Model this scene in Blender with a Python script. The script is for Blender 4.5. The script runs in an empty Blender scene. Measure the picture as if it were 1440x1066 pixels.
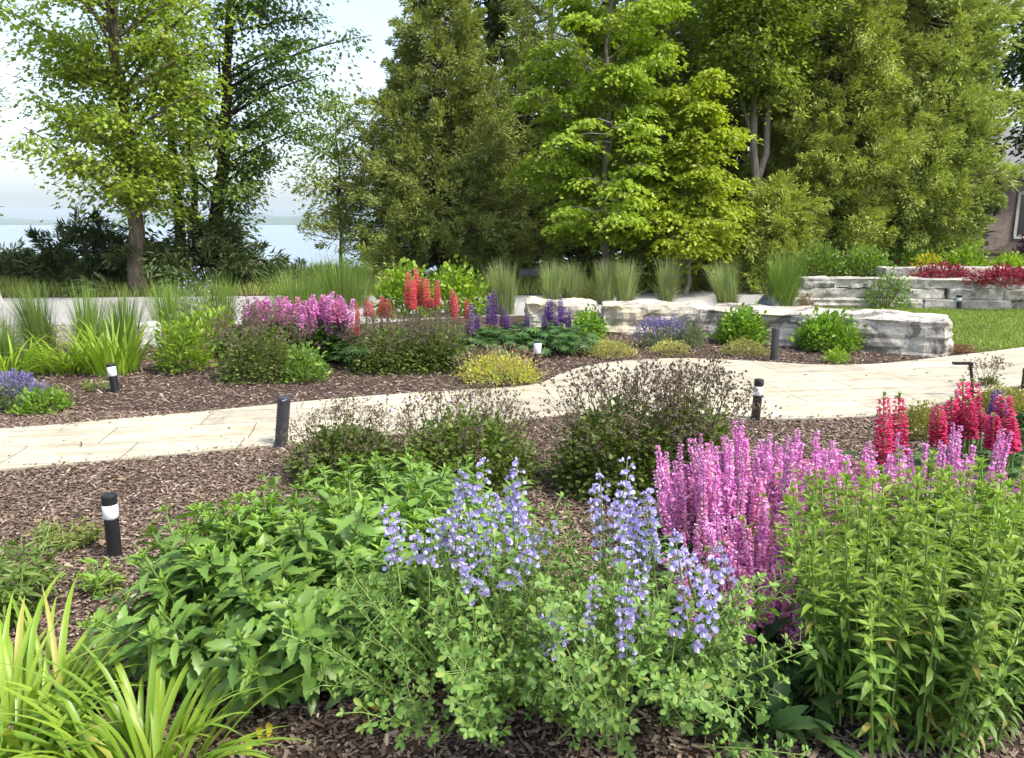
import bpy, math, random
import numpy as np
from mathutils import Vector, Matrix, noise as mnoise

# ------------------------------------------------------------------ camera, sky, sun, exposure
sc = bpy.context.scene
COL = sc.collection
R = math.radians
CAM_H, PITCH, FPX, W0, H0 = 1.6, R(11.2), 1100.0, 1440.0, 1066.0
cam_d = bpy.data.cameras.new("camera")
cam_d.lens = 36.0 * FPX / W0
cam_d.sensor_width = 36.0
cam_d.clip_start, cam_d.clip_end = 0.05, 30000.0
cam = bpy.data.objects.new("camera", cam_d)
COL.objects.link(cam)
cam.location = (0, 0, CAM_H)
cam.rotation_euler = (R(90) - PITCH, 0, 0)
sc.camera = cam

SUN_EL, SUN_AZ = R(57), R(120)         # azimuth clockwise from +y: the sun stands high to the right, a little behind the camera
world = bpy.data.worlds.new("World")
sc.world = world
world.use_nodes = True
wn = world.node_tree
wn.nodes.clear()
sky = wn.nodes.new("ShaderNodeTexSky")
sky.sky_type = 'NISHITA'
sky.sun_disc = False
sky.sun_elevation = SUN_EL
sky.sun_rotation = SUN_AZ
sky.air_density, sky.dust_density, sky.ozone_density = 1.0, 3.0, 1.0
hs = wn.nodes.new("ShaderNodeHueSaturation")
hs.inputs['Saturation'].default_value = 0.78
hs.inputs['Value'].default_value = 1.12
bg = wn.nodes.new("ShaderNodeBackground")
bg.inputs['Strength'].default_value = 0.15
wo = wn.nodes.new("ShaderNodeOutputWorld")
wn.links.new(sky.outputs[0], hs.inputs['Color'])
wn.links.new(hs.outputs[0], bg.inputs[0])
wn.links.new(bg.outputs[0], wo.inputs[0])

sun_d = bpy.data.lights.new("sun", 'SUN')
sun_d.energy = 2.55
sun_d.angle = R(7.0)
sun_d.color = (1.0, 0.95, 0.86)
sun = bpy.data.objects.new("sun", sun_d)
COL.objects.link(sun)
sdir = Vector((math.sin(SUN_AZ) * math.cos(SUN_EL), math.cos(SUN_AZ) * math.cos(SUN_EL), math.sin(SUN_EL)))
sun.rotation_euler = sdir.to_track_quat('Z', 'Y').to_euler()
sun.location = sdir * 60

sc.view_settings.view_transform = 'Standard'
sc.view_settings.look = 'None'
sc.view_settings.exposure = 1.17
sc.view_settings.gamma = 1.0
sc.render.engine = 'CYCLES'
sc.cycles.max_bounces = 8
sc.cycles.diffuse_bounces = 4
sc.cycles.transmission_bounces = 4
sc.cycles.caustics_reflective = False
sc.cycles.caustics_refractive = False
sc.cycles.use_denoising = True

# ------------------------------------------------------------------ placing helpers
_cp, _sp = math.cos(PITCH), math.sin(PITCH)
def ray(px, py):
    cx, cy = (px - W0 / 2) / FPX, (H0 / 2 - py) / FPX
    return (cx, _cp + cy * _sp, -_sp + cy * _cp)
def at(px, py, z=0.0):
    d = ray(px, py)
    t = (z - CAM_H) / d[2]
    return (d[0] * t, d[1] * t, z)
def aty(px, py, Y):
    d = ray(px, py)
    t = Y / d[1]
    return (d[0] * t, Y, CAM_H + d[2] * t)
def zat(py, Y):
    return aty(720, py, Y)[2]
def mpp(Y, py=500):
    return Y / ray(720, py)[1] / FPX   # metres per pixel at depth Y

# ------------------------------------------------------------------ mesh helpers
class MB:
    def __init__(s):
        s.v, s.f, s.n = [], [], 0
    def add(s, V, F, m=0):
        V = np.asarray(V, dtype=np.float32).reshape(-1, 3)
        F = np.asarray(F, dtype=np.int32)
        if len(V) == 0 or len(F) == 0:
            return
        s.v.append(V)
        s.f.append((F + s.n, m))
        s.n += len(V)
    def mesh(s, name, mats, smooth=True):
        me = bpy.data.meshes.new(name)
        V = np.concatenate(s.v) if s.v else np.zeros((0, 3), np.float32)
        nl = sum(f.size for f, m in s.f)
        npoly = sum(len(f) for f, m in s.f)
        me.vertices.add(len(V))
        me.vertices.foreach_set("co", V.ravel())
        me.loops.add(nl)
        me.polygons.add(npoly)
        li = np.concatenate([f.ravel() for f, m in s.f]).astype(np.int32)
        tot = np.concatenate([np.full(len(f), f.shape[1], np.int32) for f, m in s.f])
        mi = np.concatenate([np.full(len(f), m, np.int32) for f, m in s.f])
        st = np.concatenate([[0], np.cumsum(tot)[:-1]]).astype(np.int32)
        me.loops.foreach_set("vertex_index", li)
        me.polygons.foreach_set("loop_start", st)
        try:
            me.polygons.foreach_set("loop_total", tot)
        except Exception:
            pass
        for m in (mats if isinstance(mats, (list, tuple)) else [mats]):
            me.materials.append(m)
        me.polygons.foreach_set("material_index", mi)
        me.polygons.foreach_set("use_smooth", np.full(npoly, smooth, bool))
        me.update(calc_edges=True)
        me.validate()
        return me
    def build(s, name, mats, parent=None, smooth=True):
        return inst(name, s.mesh(name, mats, smooth), parent)

def inst(name, me, parent=None, loc=(0, 0, 0), rot=(0, 0, 0), scale=(1, 1, 1)):
    o = bpy.data.objects.new(name, me)
    COL.objects.link(o)
    o.location, o.rotation_euler, o.scale = loc, rot, scale
    if parent is not None:
        o.parent = parent
    return o
def tag(o, label, cat, group=None):
    o['label'], o['category'] = label, cat
    if group:
        o['group'] = group
    return o
def thing(name, label, cat, loc=(0, 0, 0), rz=0.0, group=None):
    o = bpy.data.objects.new(name, None)
    o.empty_display_size = 0.1
    COL.objects.link(o)
    o.location, o.rotation_euler = loc, (0, 0, rz)
    return tag(o, label, cat, group)
def struct(o, kind='structure'):
    o['kind'] = kind
    return o

def nrm(a):
    return a / np.maximum(np.linalg.norm(a, axis=-1, keepdims=True), 1e-9)

# leaf templates: x across (-.5 .5), y along (0 1), z lift ; faces
T_RHOMB = (np.array([(0, 0, 0), (-.5, .45, .08), (0, 1, 0), (.5, .45, .08)]), [np.array([(0, 2, 1), (0, 3, 2)])])
T_LANCE = (np.array([(0, 0, 0), (-.42, .28, .05), (0, .3, 0), (.42, .28, .05), (-.4, .62, .05), (0, .64, 0), (.4, .62, .05), (0, 1, 0)]),
           [np.array([(0, 2, 1), (0, 3, 2), (4, 5, 7), (5, 6, 7)]), np.array([(1, 2, 5, 4), (2, 3, 6, 5)])])
def _serr():
    rows = [(.10, .14), (.22, .36), (.27, .29), (.38, .48), (.43, .37), (.54, .53), (.59, .40), (.70, .46), (.75, .32), (.88, .24)]
    v = [(0, 0, 0)]
    for y, w in rows:
        v += [(-w, y, .055 * w * 2), (0, y, 0), (w, y, .055 * w * 2)]
    v.append((0, 1, 0))
    n = len(rows)
    tri = [(0, 2, 1), (0, 3, 2)]
    q = []
    for i in range(n - 1):
        a = 1 + 3 * i
        q += [(a, a + 1, a + 4, a + 3), (a + 1, a + 2, a + 5, a + 4)]
    a = 1 + 3 * (n - 1)
    tri += [(a, a + 1, a + 3), (a + 1, a + 2, a + 3)]
    return (np.array(v), [np.array(tri), np.array(q)])
T_SERR = _serr()
T_OVAL = (np.array([(0, 0, 0), (-.36, .25, .06), (-.5, .6, .1), (-.26, .93, .05), (.26, .93, .05), (.5, .6, .1), (.36, .25, .06), (0, .55, 0)]),
          [np.array([(0, 7, 1), (1, 7, 2), (2, 7, 3), (3, 7, 4), (4, 7, 5), (5, 7, 6), (6, 7, 0)])])
# three pointed lobes, the way a maple leaf reads from afar
T_LOBED = (np.array([(0, 0, 0), (-.5, .32, .06), (-.2, .5, .02), (-.34, .8, .05), (0, 1, 0), (.34, .8, .05), (.2, .5, .02), (.5, .32, .06)]),
           [np.array([(0, 2, 1), (0, 7, 6), (2, 4, 3), (6, 5, 4)]), np.array([(0, 6, 4, 2)])])

def leaves(mb, P, D, N, L, Wd, tpl=T_RHOMB, droop=0.0, m=0):
    P = np.asarray(P, float); n = len(P)
    if n == 0: return
    D = nrm(np.asarray(D, float)); N = np.asarray(N, float)
    S = nrm(np.cross(D, N)); N = np.cross(S, D)
    L = np.broadcast_to(np.asarray(L, float), (n,)); Wd = np.broadcast_to(np.asarray(Wd, float), (n,))
    dr = np.broadcast_to(np.asarray(droop, float), (n,))
    T, FS = tpl
    x, y, z = T[:, 0], T[:, 1], T[:, 2]
    V = (P[:, None, :] + S[:, None, :] * (x[None, :] * Wd[:, None])[..., None]
         + D[:, None, :] * (y[None, :] * L[:, None])[..., None]
         + N[:, None, :] * ((z[None, :] - dr[:, None] * (y ** 2)[None, :]) * L[:, None])[..., None])
    k = len(T)
    off = (np.arange(n) * k)[:, None, None]
    base = mb.n
    mb.v.append(V.reshape(-1, 3).astype(np.float32)); mb.n += n * k
    for F in FS:
        mb.f.append(((F[None] + off).reshape(-1, F.shape[1]).astype(np.int32) + base, m))

def ribbons(mb, P, az, tilt, L, Wd, curve, nseg=6, keel=True, m=0, twist=0.0, power=1.4):
    """strap leaves: tilt = start elevation (rad), bends down by curve (rad) towards the tip"""
    P = np.asarray(P, float); n = len(P)
    az, tilt, L, Wd, curve = [np.broadcast_to(np.asarray(a, float), (n,)) for a in (az, tilt, L, Wd, curve)]
    t = np.linspace(0, 1, nseg + 1)
    el = tilt[:, None] - curve[:, None] * t[None, :] ** power
    a2 = az[:, None] + twist * t[None, :]
    d = np.stack([np.cos(el) * np.cos(a2), np.cos(el) * np.sin(a2), np.sin(el)], -1)
    step = d[:, :-1] * (L[:, None] / nseg)[..., None]
    C = np.concatenate([P[:, None, :], P[:, None, :] + np.cumsum(step, 1)], 1)
    S = np.stack([-np.sin(a2), np.cos(a2), np.zeros_like(a2)], -1)
    up = np.cross(d, S)
    wpr = np.clip(np.minimum(0.55 + 2.2 * t, 1.0), 0, 1) * (1 - t ** 3.0) + 0.02
    w = Wd[:, None] * wpr[None, :] * .5
    A = C - S * w[..., None] + up * (-w * .35 if keel else w * 0)[..., None] * -1
    B = C + S * w[..., None] + up * (-w * .35 if keel else w * 0)[..., None] * -1
    if keel:
        V = np.stack([A, C, B], 2); k = 3
    else:
        V = np.stack([A, B], 2); k = 2
    F = []
    for i in range(nseg):
        for j in range(k - 1):
            F.append((i * k + j, i * k + j + 1, (i + 1) * k + j + 1, (i + 1) * k + j))
    F = np.array(F)
    tot = (nseg + 1) * k
    off = (np.arange(n) * tot)[:, None, None]
    mb.add(V.reshape(-1, 3), (F[None] + off).reshape(-1, 4), m)

def tube(mb, pts, rad, sides=5, m=0, cap=True):
    pts = np.asarray(pts, float); k = len(pts)
    rad = np.broadcast_to(np.asarray(rad, float), (k,))
    tan = nrm(np.gradient(pts, axis=0))
    ref = np.array([0.31, 0.95, 0.05]) if abs(tan[:, 2]).mean() > .5 else np.array([0.05, .1, 1.0])
    S = nrm(np.cross(tan, ref)); Bn = np.cross(tan, S)
    a = np.arange(sides) * 2 * math.pi / sides
    V = pts[:, None] + (S[:, None] * np.cos(a)[None, :, None] + Bn[:, None] * np.sin(a)[None, :, None]) * rad[:, None, None]
    F = []
    for i in range(k - 1):
        for j in range(sides):
            j2 = (j + 1) % sides
            F.append((i * sides + j, i * sides + j2, (i + 1) * sides + j2, (i + 1) * sides + j))
    mb.add(V.reshape(-1, 3), F, m)
    if cap:
        Vc = np.concatenate([V[-1], pts[-1:]]); mb.add(Vc, [(j, (j + 1) % sides, sides) for j in range(sides)], m)

def bez(a, b, c, n):
    t = np.linspace(0, 1, n)[:, None]
    a, b, c = map(np.asarray, (a, b, c))
    return (1 - t) ** 2 * a + 2 * t * (1 - t) * b + t ** 2 * c

def blobs(mb, P, r, squash=1.0, m=0, D=None):
    """small octahedral buds"""
    P = np.asarray(P, float); n = len(P)
    if n == 0: return
    r = np.broadcast_to(np.asarray(r, float), (n,))
    T = np.array([(1, 0, 0), (0, 1, 0), (-1, 0, 0), (0, -1, 0), (0, 0, 1), (0, 0, -1)], float) * (1, 1, squash)
    F = np.array([(0, 1, 4), (1, 2, 4), (2, 3, 4), (3, 0, 4), (1, 0, 5), (2, 1, 5), (3, 2, 5), (0, 3, 5)])
    V = P[:, None] + T[None] * r[:, None, None]
    mb.add(V.reshape(-1, 3), (F[None] + (np.arange(n) * 6)[:, None, None]).reshape(-1, 3), m)

def rnd_dirs(rg, n, up=0.0):
    d = nrm(rg.normal(size=(n, 3)))
    d[:, 2] += up
    return nrm(d)

# ------------------------------------------------------------------ materials
def newmat(name):
    m = bpy.data.materials.new(name)
    m.use_nodes = True
    nt = m.node_tree
    nt.nodes.clear()
    out = nt.nodes.new("ShaderNodeOutputMaterial")
    return m, nt, out
def ramp(nt, stops, src, interp='LINEAR'):
    r = nt.nodes.new("ShaderNodeValToRGB")
    r.color_ramp.interpolation = interp
    e = r.color_ramp.elements
    while len(e) < len(stops):
        e.new(0.5)
    for i, (p, c) in enumerate(stops):
        e[i].position = p
        e[i].color = (*c, 1)
    nt.links.new(src, r.inputs[0])
    return r.outputs[0]
def nz(nt, scale, detail=4, rough=.55, vec=None, dist=0.0, out='Fac'):
    n = nt.nodes.new("ShaderNodeTexNoise")
    n.inputs['Scale'].default_value = scale
    n.inputs['Detail'].default_value = detail
    n.inputs['Roughness'].default_value = rough
    n.inputs['Distortion'].default_value = dist
    if vec is not None:
        nt.links.new(vec, n.inputs['Vector'])
    return n.outputs[out]
def mixc(nt, a, b, fac, mode='MIX'):
    n = nt.nodes.new("ShaderNodeMix")
    n.data_type = 'RGBA'
    n.blend_type = mode
    for s, v in ((n.inputs[0], fac), (n.inputs[6], a), (n.inputs[7], b)):
        if hasattr(v, 'is_linked') or hasattr(v, 'links'):
            nt.links.new(v, s)
        elif isinstance(v, (int, float)):
            s.default_value = v
        else:
            s.default_value = (*v, 1)
    return n.outputs[2]
def mth(nt, op, a, b=None):
    n = nt.nodes.new("ShaderNodeMath")
    n.operation = op
    for i, v in enumerate((a, b)):
        if v is None: continue
        if isinstance(v, (int, float)): n.inputs[i].default_value = v
        else: nt.links.new(v, n.inputs[i])
    return n.outputs[0]
def objco(nt):
    return nt.nodes.new("ShaderNodeTexCoord").outputs['Object']
def bump(nt, h, strength=.3, dist=.02):
    b = nt.nodes.new("ShaderNodeBump")
    b.inputs['Strength'].default_value = strength
    b.inputs['Distance'].default_value = dist
    nt.links.new(h, b.inputs['Height'])
    return b.outputs[0]
def princ(nt, out, col, rough=.6, nrml=None, spec=.4):
    p = nt.nodes.new("ShaderNodeBsdfPrincipled")
    if isinstance(col, tuple): p.inputs['Base Color'].default_value = (*col, 1)
    else: nt.links.new(col, p.inputs['Base Color'])
    if isinstance(rough, (int, float)): p.inputs['Roughness'].default_value = rough
    else: nt.links.new(rough, p.inputs['Roughness'])
    p.inputs['Specular IOR Level'].default_value = spec
    if nrml is not None: nt.links.new(nrml, p.inputs['Normal'])
    if out is not None: nt.links.new(p.outputs[0], out.inputs[0])
    return p

def leafmat(name, cols, rough=.5, trans=.35, tboost=(1.25, 1.3, .6), patch=1.4, pamp=.35, spec=.35, odd=None):
    """leaves: colour differs leaf by leaf (random per island), patch by patch and stem by stem"""
    m, nt, out = newmat(name)
    geo = nt.nodes.new("ShaderNodeNewGeometry")
    n = len(cols)
    st = [(i / max(1, n - 1) * (.95 if odd else 1), cols[i]) for i in range(n)]
    if odd: st += [(.965, odd), (1.0, odd)]
    c = ramp(nt, st, geo.outputs['Random Per Island'])
    oi = nt.nodes.new("ShaderNodeObjectInfo")
    v = mth(nt, 'ADD', mth(nt, 'MULTIPLY', oi.outputs['Random'], .35), .82)
    pn = nz(nt, patch, 2, .5, geo.outputs['Position'])
    v = mth(nt, 'MULTIPLY', v, mth(nt, 'ADD', mth(nt, 'MULTIPLY', pn, 2 * pamp), 1 - pamp))
    h = nt.nodes.new("ShaderNodeHueSaturation")
    nt.links.new(c, h.inputs['Color'])
    nt.links.new(v, h.inputs['Value'])
    p = princ(nt, None, h.outputs[0], rough, None, spec)
    if trans > 0:
        t = nt.nodes.new("ShaderNodeBsdfTranslucent")
        nt.links.new(mixc(nt, h.outputs[0], tboost, 1.0, 'MULTIPLY'), t.inputs[0])
        mx = nt.nodes.new("ShaderNodeMixShader")
        mx.inputs[0].default_value = trans
        nt.links.new(p.outputs[0], mx.inputs[1]); nt.links.new(t.outputs[0], mx.inputs[2])
        nt.links.new(mx.outputs[0], out.inputs[0])
    else:
        nt.links.new(p.outputs[0], out.inputs[0])
    return m

def barkmat(name, c1, c2):
    m, nt, out = newmat(name)
    tc = objco(nt)
    mp = nt.nodes.new("ShaderNodeMapping")
    mp.inputs['Scale'].default_value = (9, 9, 1.6)
    nt.links.new(tc, mp.inputs[0])
    f = nz(nt, 2.2, 6, .7, mp.outputs[0], .4)
    princ(nt, out, ramp(nt, [(.3, c1), (.7, c2)], f), .9, bump(nt, f, .8, .03), .1)
    return m

M = {}
M['bark'] = barkmat('bark grey brown', (.045, .035, .027), (.19, .155, .12))
M['bark_dark'] = barkmat('bark dark', (.018, .014, .011), (.07, .055, .043))
M['bark_pale'] = barkmat('bark pale', (.12, .1, .085), (.33, .29, .25))
M['stem'] = leafmat('green stem', [(.10, .17, .04), (.17, .24, .06)], .5, .0)
M['stem_brown'] = leafmat('brown stem', [(.08, .055, .04), (.14, .10, .06)], .7, .0)
# trees
M['maple_light'] = leafmat('fresh light leaves', [(.16, .24, .022), (.23, .31, .035), (.30, .36, .05)], .5, .42, patch=.6)
M['maple_dark'] = leafmat('deep green leaves', [(.075, .145, .022), (.12, .205, .03), (.18, .26, .038)], .5, .35, patch=.6)
M['maple_mid'] = leafmat('bright maple leaves', [(.155, .245, .018), (.225, .32, .025), (.30, .375, .035)], .5, .4, patch=.6)
M['maple_yellow'] = leafmat('yellow green maple leaves', [(.20, .28, .016), (.28, .35, .022), (.35, .40, .03)], .5, .42, patch=.6)
M['cedar'] = leafmat('olive cedar sprays', [(.20, .265, .052), (.28, .35, .075), (.375, .415, .115), (.24, .305, .065)], .6, .22, patch=.7, pamp=.4)
M['cedar_green'] = leafmat('green cedar sprays', [(.21, .275, .044), (.30, .365, .064), (.39, .42, .095), (.25, .31, .052)], .6, .22, patch=.7, pamp=.4)
M['spruce'] = leafmat('dark spruce needles', [(.045, .075, .022), (.075, .11, .032), (.10, .14, .04)], .6, .1, patch=.8)
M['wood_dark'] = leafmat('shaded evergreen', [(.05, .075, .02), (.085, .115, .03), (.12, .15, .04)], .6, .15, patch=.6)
# plants
M['daisy'] = leafmat('broad toothed leaves', [(.085, .175, .03), (.125, .235, .04), (.175, .29, .055)], .42, .25, patch=3, spec=.45, odd=(.24, .22, .05))
M['daisy_young'] = leafmat('young shoot leaves', [(.15, .27, .035), (.21, .34, .045)], .45, .35, patch=3)
M['phlox'] = leafmat('lance leaves', [(.095, .19, .03), (.14, .25, .04), (.185, .30, .05)], .45, .32, patch=3, odd=(.30, .27, .07))
M['phlox_young'] = leafmat('lime shoot tips', [(.20, .31, .05), (.27, .38, .065)], .45, .4, patch=3)
M['phlox_stem'] = leafmat('pale green stems', [(.15, .24, .055), (.2, .29, .075)], .5, .0)
M['baptisia'] = leafmat('blue green leaflets', [(.10, .20, .04), (.145, .26, .05), (.195, .32, .055)], .5, .3, patch=3, odd=(.22, .28, .06))
M['daylily'] = leafmat('strap leaves', [(.135, .245, .024), (.205, .325, .034), (.275, .375, .045)], .4, .38, patch=2, spec=.45, odd=(.33, .33, .07))
M['lupine_leaf'] = leafmat('palmate leaves', [(.03, .08, .02), (.05, .12, .028), (.08, .16, .035)], .5, .25, patch=3)
M['dark_leaf'] = leafmat('dark broad leaves', [(.03, .07, .02), (.045, .10, .025), (.07, .13, .03)], .5, .2, patch=3)
M['geranium'] = leafmat('cranesbill leaves', [(.07, .115, .025), (.115, .165, .034), (.18, .225, .045)], .5, .3, patch=2.5)
M['spent'] = leafmat('spent brown flower heads', [(.075, .055, .036), (.13, .095, .058), (.18, .135, .085), (.125, .09, .095), (.11, .12, .045)], .7, .15, (1.1, 1, .9), patch=3)
M['lime'] = leafmat('lime foliage', [(.15, .27, .02), (.22, .34, .03), (.28, .38, .04)], .45, .38, patch=2)
M['globe'] = leafmat('globe shrub leaves', [(.10, .21, .02), (.16, .29, .03), (.22, .34, .04)], .4, .33, patch=2)
M['sedum'] = leafmat('yellow green sedum', [(.24, .26, .06), (.33, .33, .09), (.40, .36, .12)], .5, .2, patch=3)
M['reed'] = leafmat('reed grass blades', [(.11, .20, .03), (.17, .26, .05), (.23, .31, .08)], .5, .35, patch=2)
M['reed_pale'] = leafmat('pale reed grass blades', [(.17, .24, .09), (.25, .31, .12), (.33, .37, .17)], .5, .35, patch=2)
M['straw'] = leafmat('dead straw blades', [(.30, .25, .13), (.40, .34, .19)], .7, .2, (1, 1, .9), patch=3)
M['litter'] = leafmat('dry leaves and twigs', [(.12, .08, .05), (.22, .15, .09), (.34, .26, .16), (.16, .10, .06)], .8, .1, (1, .9, .7), patch=3)
M['lawn'] = leafmat('lawn blades', [(.12, .19, .03), (.18, .25, .04), (.25, .31, .06)], .5, .3, patch=1.2)
M['meadow'] = leafmat('rough grass', [(.12, .17, .03), (.19, .23, .05), (.27, .28, .08)], .55, .3, patch=1)
M['weed'] = leafmat('loose weed leaves', [(.10, .17, .035), (.15, .23, .05), (.21, .29, .07)], .5, .35, patch=3)
M['barberry'] = leafmat('crimson barberry leaves', [(.14, .012, .025), (.24, .025, .045), (.33, .05, .07)], .5, .3, (1.2, .7, .8), patch=2)
M['gold'] = leafmat('golden leaves', [(.34, .36, .02), (.43, .43, .03)], .5, .35, patch=2)
M['plum'] = leafmat('plum leaves', [(.06, .02, .03), (.10, .035, .05), (.14, .06, .07)], .5, .25, (1.1, .8, .9), patch=2)
M['rust'] = leafmat('rusty ground cover', [(.20, .09, .05), (.28, .14, .08), (.24, .20, .08)], .6, .2, (1.2, .9, .8), patch=4)
M['yellow_bush'] = leafmat('yellow green tips', [(.30, .34, .03), (.40, .42, .06), (.47, .46, .10)], .5, .3, patch=3)
M['rosy_bud'] = leafmat('rosy buds', [(.36, .20, .16), (.46, .30, .24), (.30, .18, .13)], .6, .3, (1.2, .9, .9), patch=4)
M['amsonia'] = leafmat('pale blue stars', [(.30, .36, .55), (.40, .46, .66)], .6, .3, (1, 1, 1.1), patch=4)
# petals
M['pink'] = leafmat('pink petals', [(.62, .17, .50), (.73, .29, .62), (.83, .52, .75), (.56, .12, .44)], .5, .3, (1.1, .8, 1.05), patch=3, pamp=.2)
M['pink_warm'] = leafmat('warm pink petals', [(.66, .20, .42), (.76, .33, .55), (.84, .48, .66)], .5, .3, (1.1, .8, 1), patch=3, pamp=.2)
M['lavender'] = leafmat('lavender blue petals', [(.37, .31, .63), (.47, .41, .72), (.59, .53, .81), (.46, .35, .66)], .5, .35, (1, 1, 1.1), patch=3, pamp=.15)
M['lavender_pale'] = leafmat('pale lavender wings', [(.55, .51, .80), (.66, .62, .86)], .5, .35, (1, 1, 1.05), patch=3, pamp=.15)
M['lup_red'] = leafmat('carmine lupine florets', [(.46, .018, .10), (.57, .04, .155), (.66, .085, .21)], .5, .3, (1.15, .8, .9), patch=4, pamp=.15)
M['lup_redtip'] = leafmat('rosy lupine wings', [(.62, .10, .24), (.72, .22, .36)], .5, .3, (1.1, .9, .95), patch=4, pamp=.15)
M['lup_coral'] = leafmat('coral lupine florets', [(.64, .085, .14), (.74, .16, .20), (.66, .075, .19)], .5, .3, (1.15, .8, .8), patch=4, pamp=.15)
M['lup_coraltip'] = leafmat('coral tip florets', [(.76, .22, .22), (.80, .30, .28)], .5, .3, (1.15, .9, .85), patch=4, pamp=.15)
M['lup_purple'] = leafmat('purple lupine florets', [(.12, .05, .24), (.18, .08, .34), (.26, .12, .42)], .5, .3, (1, .8, 1.1), patch=4, pamp=.15)
M['lup_purpletip'] = leafmat('mauve lupine wings', [(.36, .18, .48), (.50, .26, .5)], .5, .3, (1, .8, 1.1), patch=4, pamp=.15)
M['catmint'] = leafmat('catmint florets', [(.17, .13, .38), (.25, .2, .48), (.34, .29, .56)], .6, .25, (1, 1, 1.1), patch=4)
M['greygreen'] = leafmat('grey green leaves', [(.10, .15, .06), (.15, .20, .08), (.20, .25, .11)], .6, .25, patch=3)
M['yellow_leaf'] = leafmat('yellowed leaves', [(.5, .40, .03), (.58, .5, .06)], .5, .35, patch=4)

# hard surfaces
def m_mulch():
    m, nt, out = newmat('shredded bark mulch')
    tc = objco(nt)
    a = nz(nt, 38, 5, .7, tc, .6)
    b = nz(nt, 1.3, 3, .5, tc)
    c = ramp(nt, [(.28, (.036, .024, .019)), (.5, (.075, .051, .041)), (.68, (.15, .108, .086)), (.8, (.27, .20, .155))], a)
    c = mixc(nt, c, (.055, .037, .03), mth(nt, 'MULTIPLY', ramp(nt, [(.4, (0, 0, 0)), (.7, (1, 1, 1))], b), .5))
    princ(nt, out, c, .92, bump(nt, a, 1.0, .03), .1)
    return m
M['mulch'] = m_mulch()
M['chip'] = leafmat('bark chips', [(.046, .032, .024), (.09, .064, .048), (.148, .106, .081), (.23, .178, .136), (.11, .078, .059), (.168, .122, .093), (.37, .31, .24)], .85, 0, patch=1.6, pamp=.32, spec=.1)
def m_soil(name, c1, c2, s):
    m, nt, out = newmat(name)
    tc = objco(nt)
    a = nz(nt, s, 5, .65, tc)
    princ(nt, out, ramp(nt, [(.3, c1), (.7, c2)], a), .95, bump(nt, a, .6, .05), .1)
    return m
M['turf'] = m_soil('turf soil', (.09, .13, .03), (.2, .25, .06), 6)
M['earth'] = m_soil('wood floor earth', (.03, .028, .016), (.08, .075, .035), 3)
M['bank'] = m_soil('rough bank', (.06, .09, .025), (.13, .16, .05), 1.5)

def m_path():
    m, nt, out = newmat('cream flagstones')
    tc = objco(nt)
    mp = nt.nodes.new("ShaderNodeMapping")
    mp.inputs['Rotation'].default_value = (0, 0, R(-9))
    nt.links.new(tc, mp.inputs[0])
    wob = nz(nt, 1.4, 2, .5, tc, 0, 'Color')
    vm = nt.nodes.new("ShaderNodeVectorMath"); vm.operation = 'MULTIPLY_ADD'
    nt.links.new(wob, vm.inputs[0]); vm.inputs[1].default_value = (.06, .06, 0); nt.links.new(mp.outputs[0], vm.inputs[2])
    br = nt.nodes.new("ShaderNodeTexBrick")
    br.offset, br.offset_frequency, br.squash, br.squash_frequency = .42, 2, .72, 3
    br.inputs['Scale'].default_value = 1.0
    br.inputs['Brick Width'].default_value = 1.05
    br.inputs['Row Height'].default_value = .46
    br.inputs['Mortar Size'].default_value = .006
    br.inputs['Mortar Smooth'].default_value = .15
    br.inputs['Bias'].default_value = 0
    br.inputs['Color1'].default_value = (.44, .405, .32, 1)
    br.inputs['Color2'].default_value = (.33, .31, .255, 1)
    br.inputs['Mortar'].default_value = (.19, .165, .13, 1)
    nt.links.new(vm.outputs[0], br.inputs['Vector'])
    st = nt.nodes.new("ShaderNodeMapping"); st.inputs['Scale'].default_value = (.9, 5.5, 1); nt.links.new(vm.outputs[0], st.inputs[0])
    n1 = nz(nt, 1.6, 5, .6, st.outputs[0], .5)
    n2 = nz(nt, 9, 5, .65, tc)
    c = mixc(nt, br.outputs['Color'], ramp(nt, [(.32, (.80, .77, .71)), (.55, (1.04, 1.03, 1.0))], n1), 1.0, 'MULTIPLY')
    c = mixc(nt, c, ramp(nt, [(.3, (.80, .79, .76)), (.55, (1.03, 1.03, 1.03))], n2), 1.0, 'MULTIPLY')
    n3 = nz(nt, .8, 6, .7, tc, .6)
    c = mixc(nt, c, ramp(nt, [(.36, (.88, .865, .83)), (.52, (1.03, 1.03, 1.03))], n3), 1.0, 'MULTIPLY')
    h = mth(nt, 'ADD', mth(nt, 'MULTIPLY', br.outputs['Fac'], -1.0), mth(nt, 'MULTIPLY', n2, .35))
    princ(nt, out, c, .8, bump(nt, h, .5, .012), .25)
    return m
M['path'] = m_path()
def m_drive():
    m, nt, out = newmat('pale asphalt')
    tc = objco(nt)
    a = nz(nt, 60, 3, .7, tc); b = nz(nt, .6, 4, .6, tc)
    c = mixc(nt, ramp(nt, [(.3, (.24, .235, .23)), (.7, (.35, .345, .34))], a), ramp(nt, [(.3, (.85, .85, .86)), (.7, (1.1, 1.08, 1.05))], b), 1.0, 'MULTIPLY')
    princ(nt, out, c, .9, bump(nt, a, .3, .005), .2)
    return m
M['drive'] = m_drive()
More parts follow.
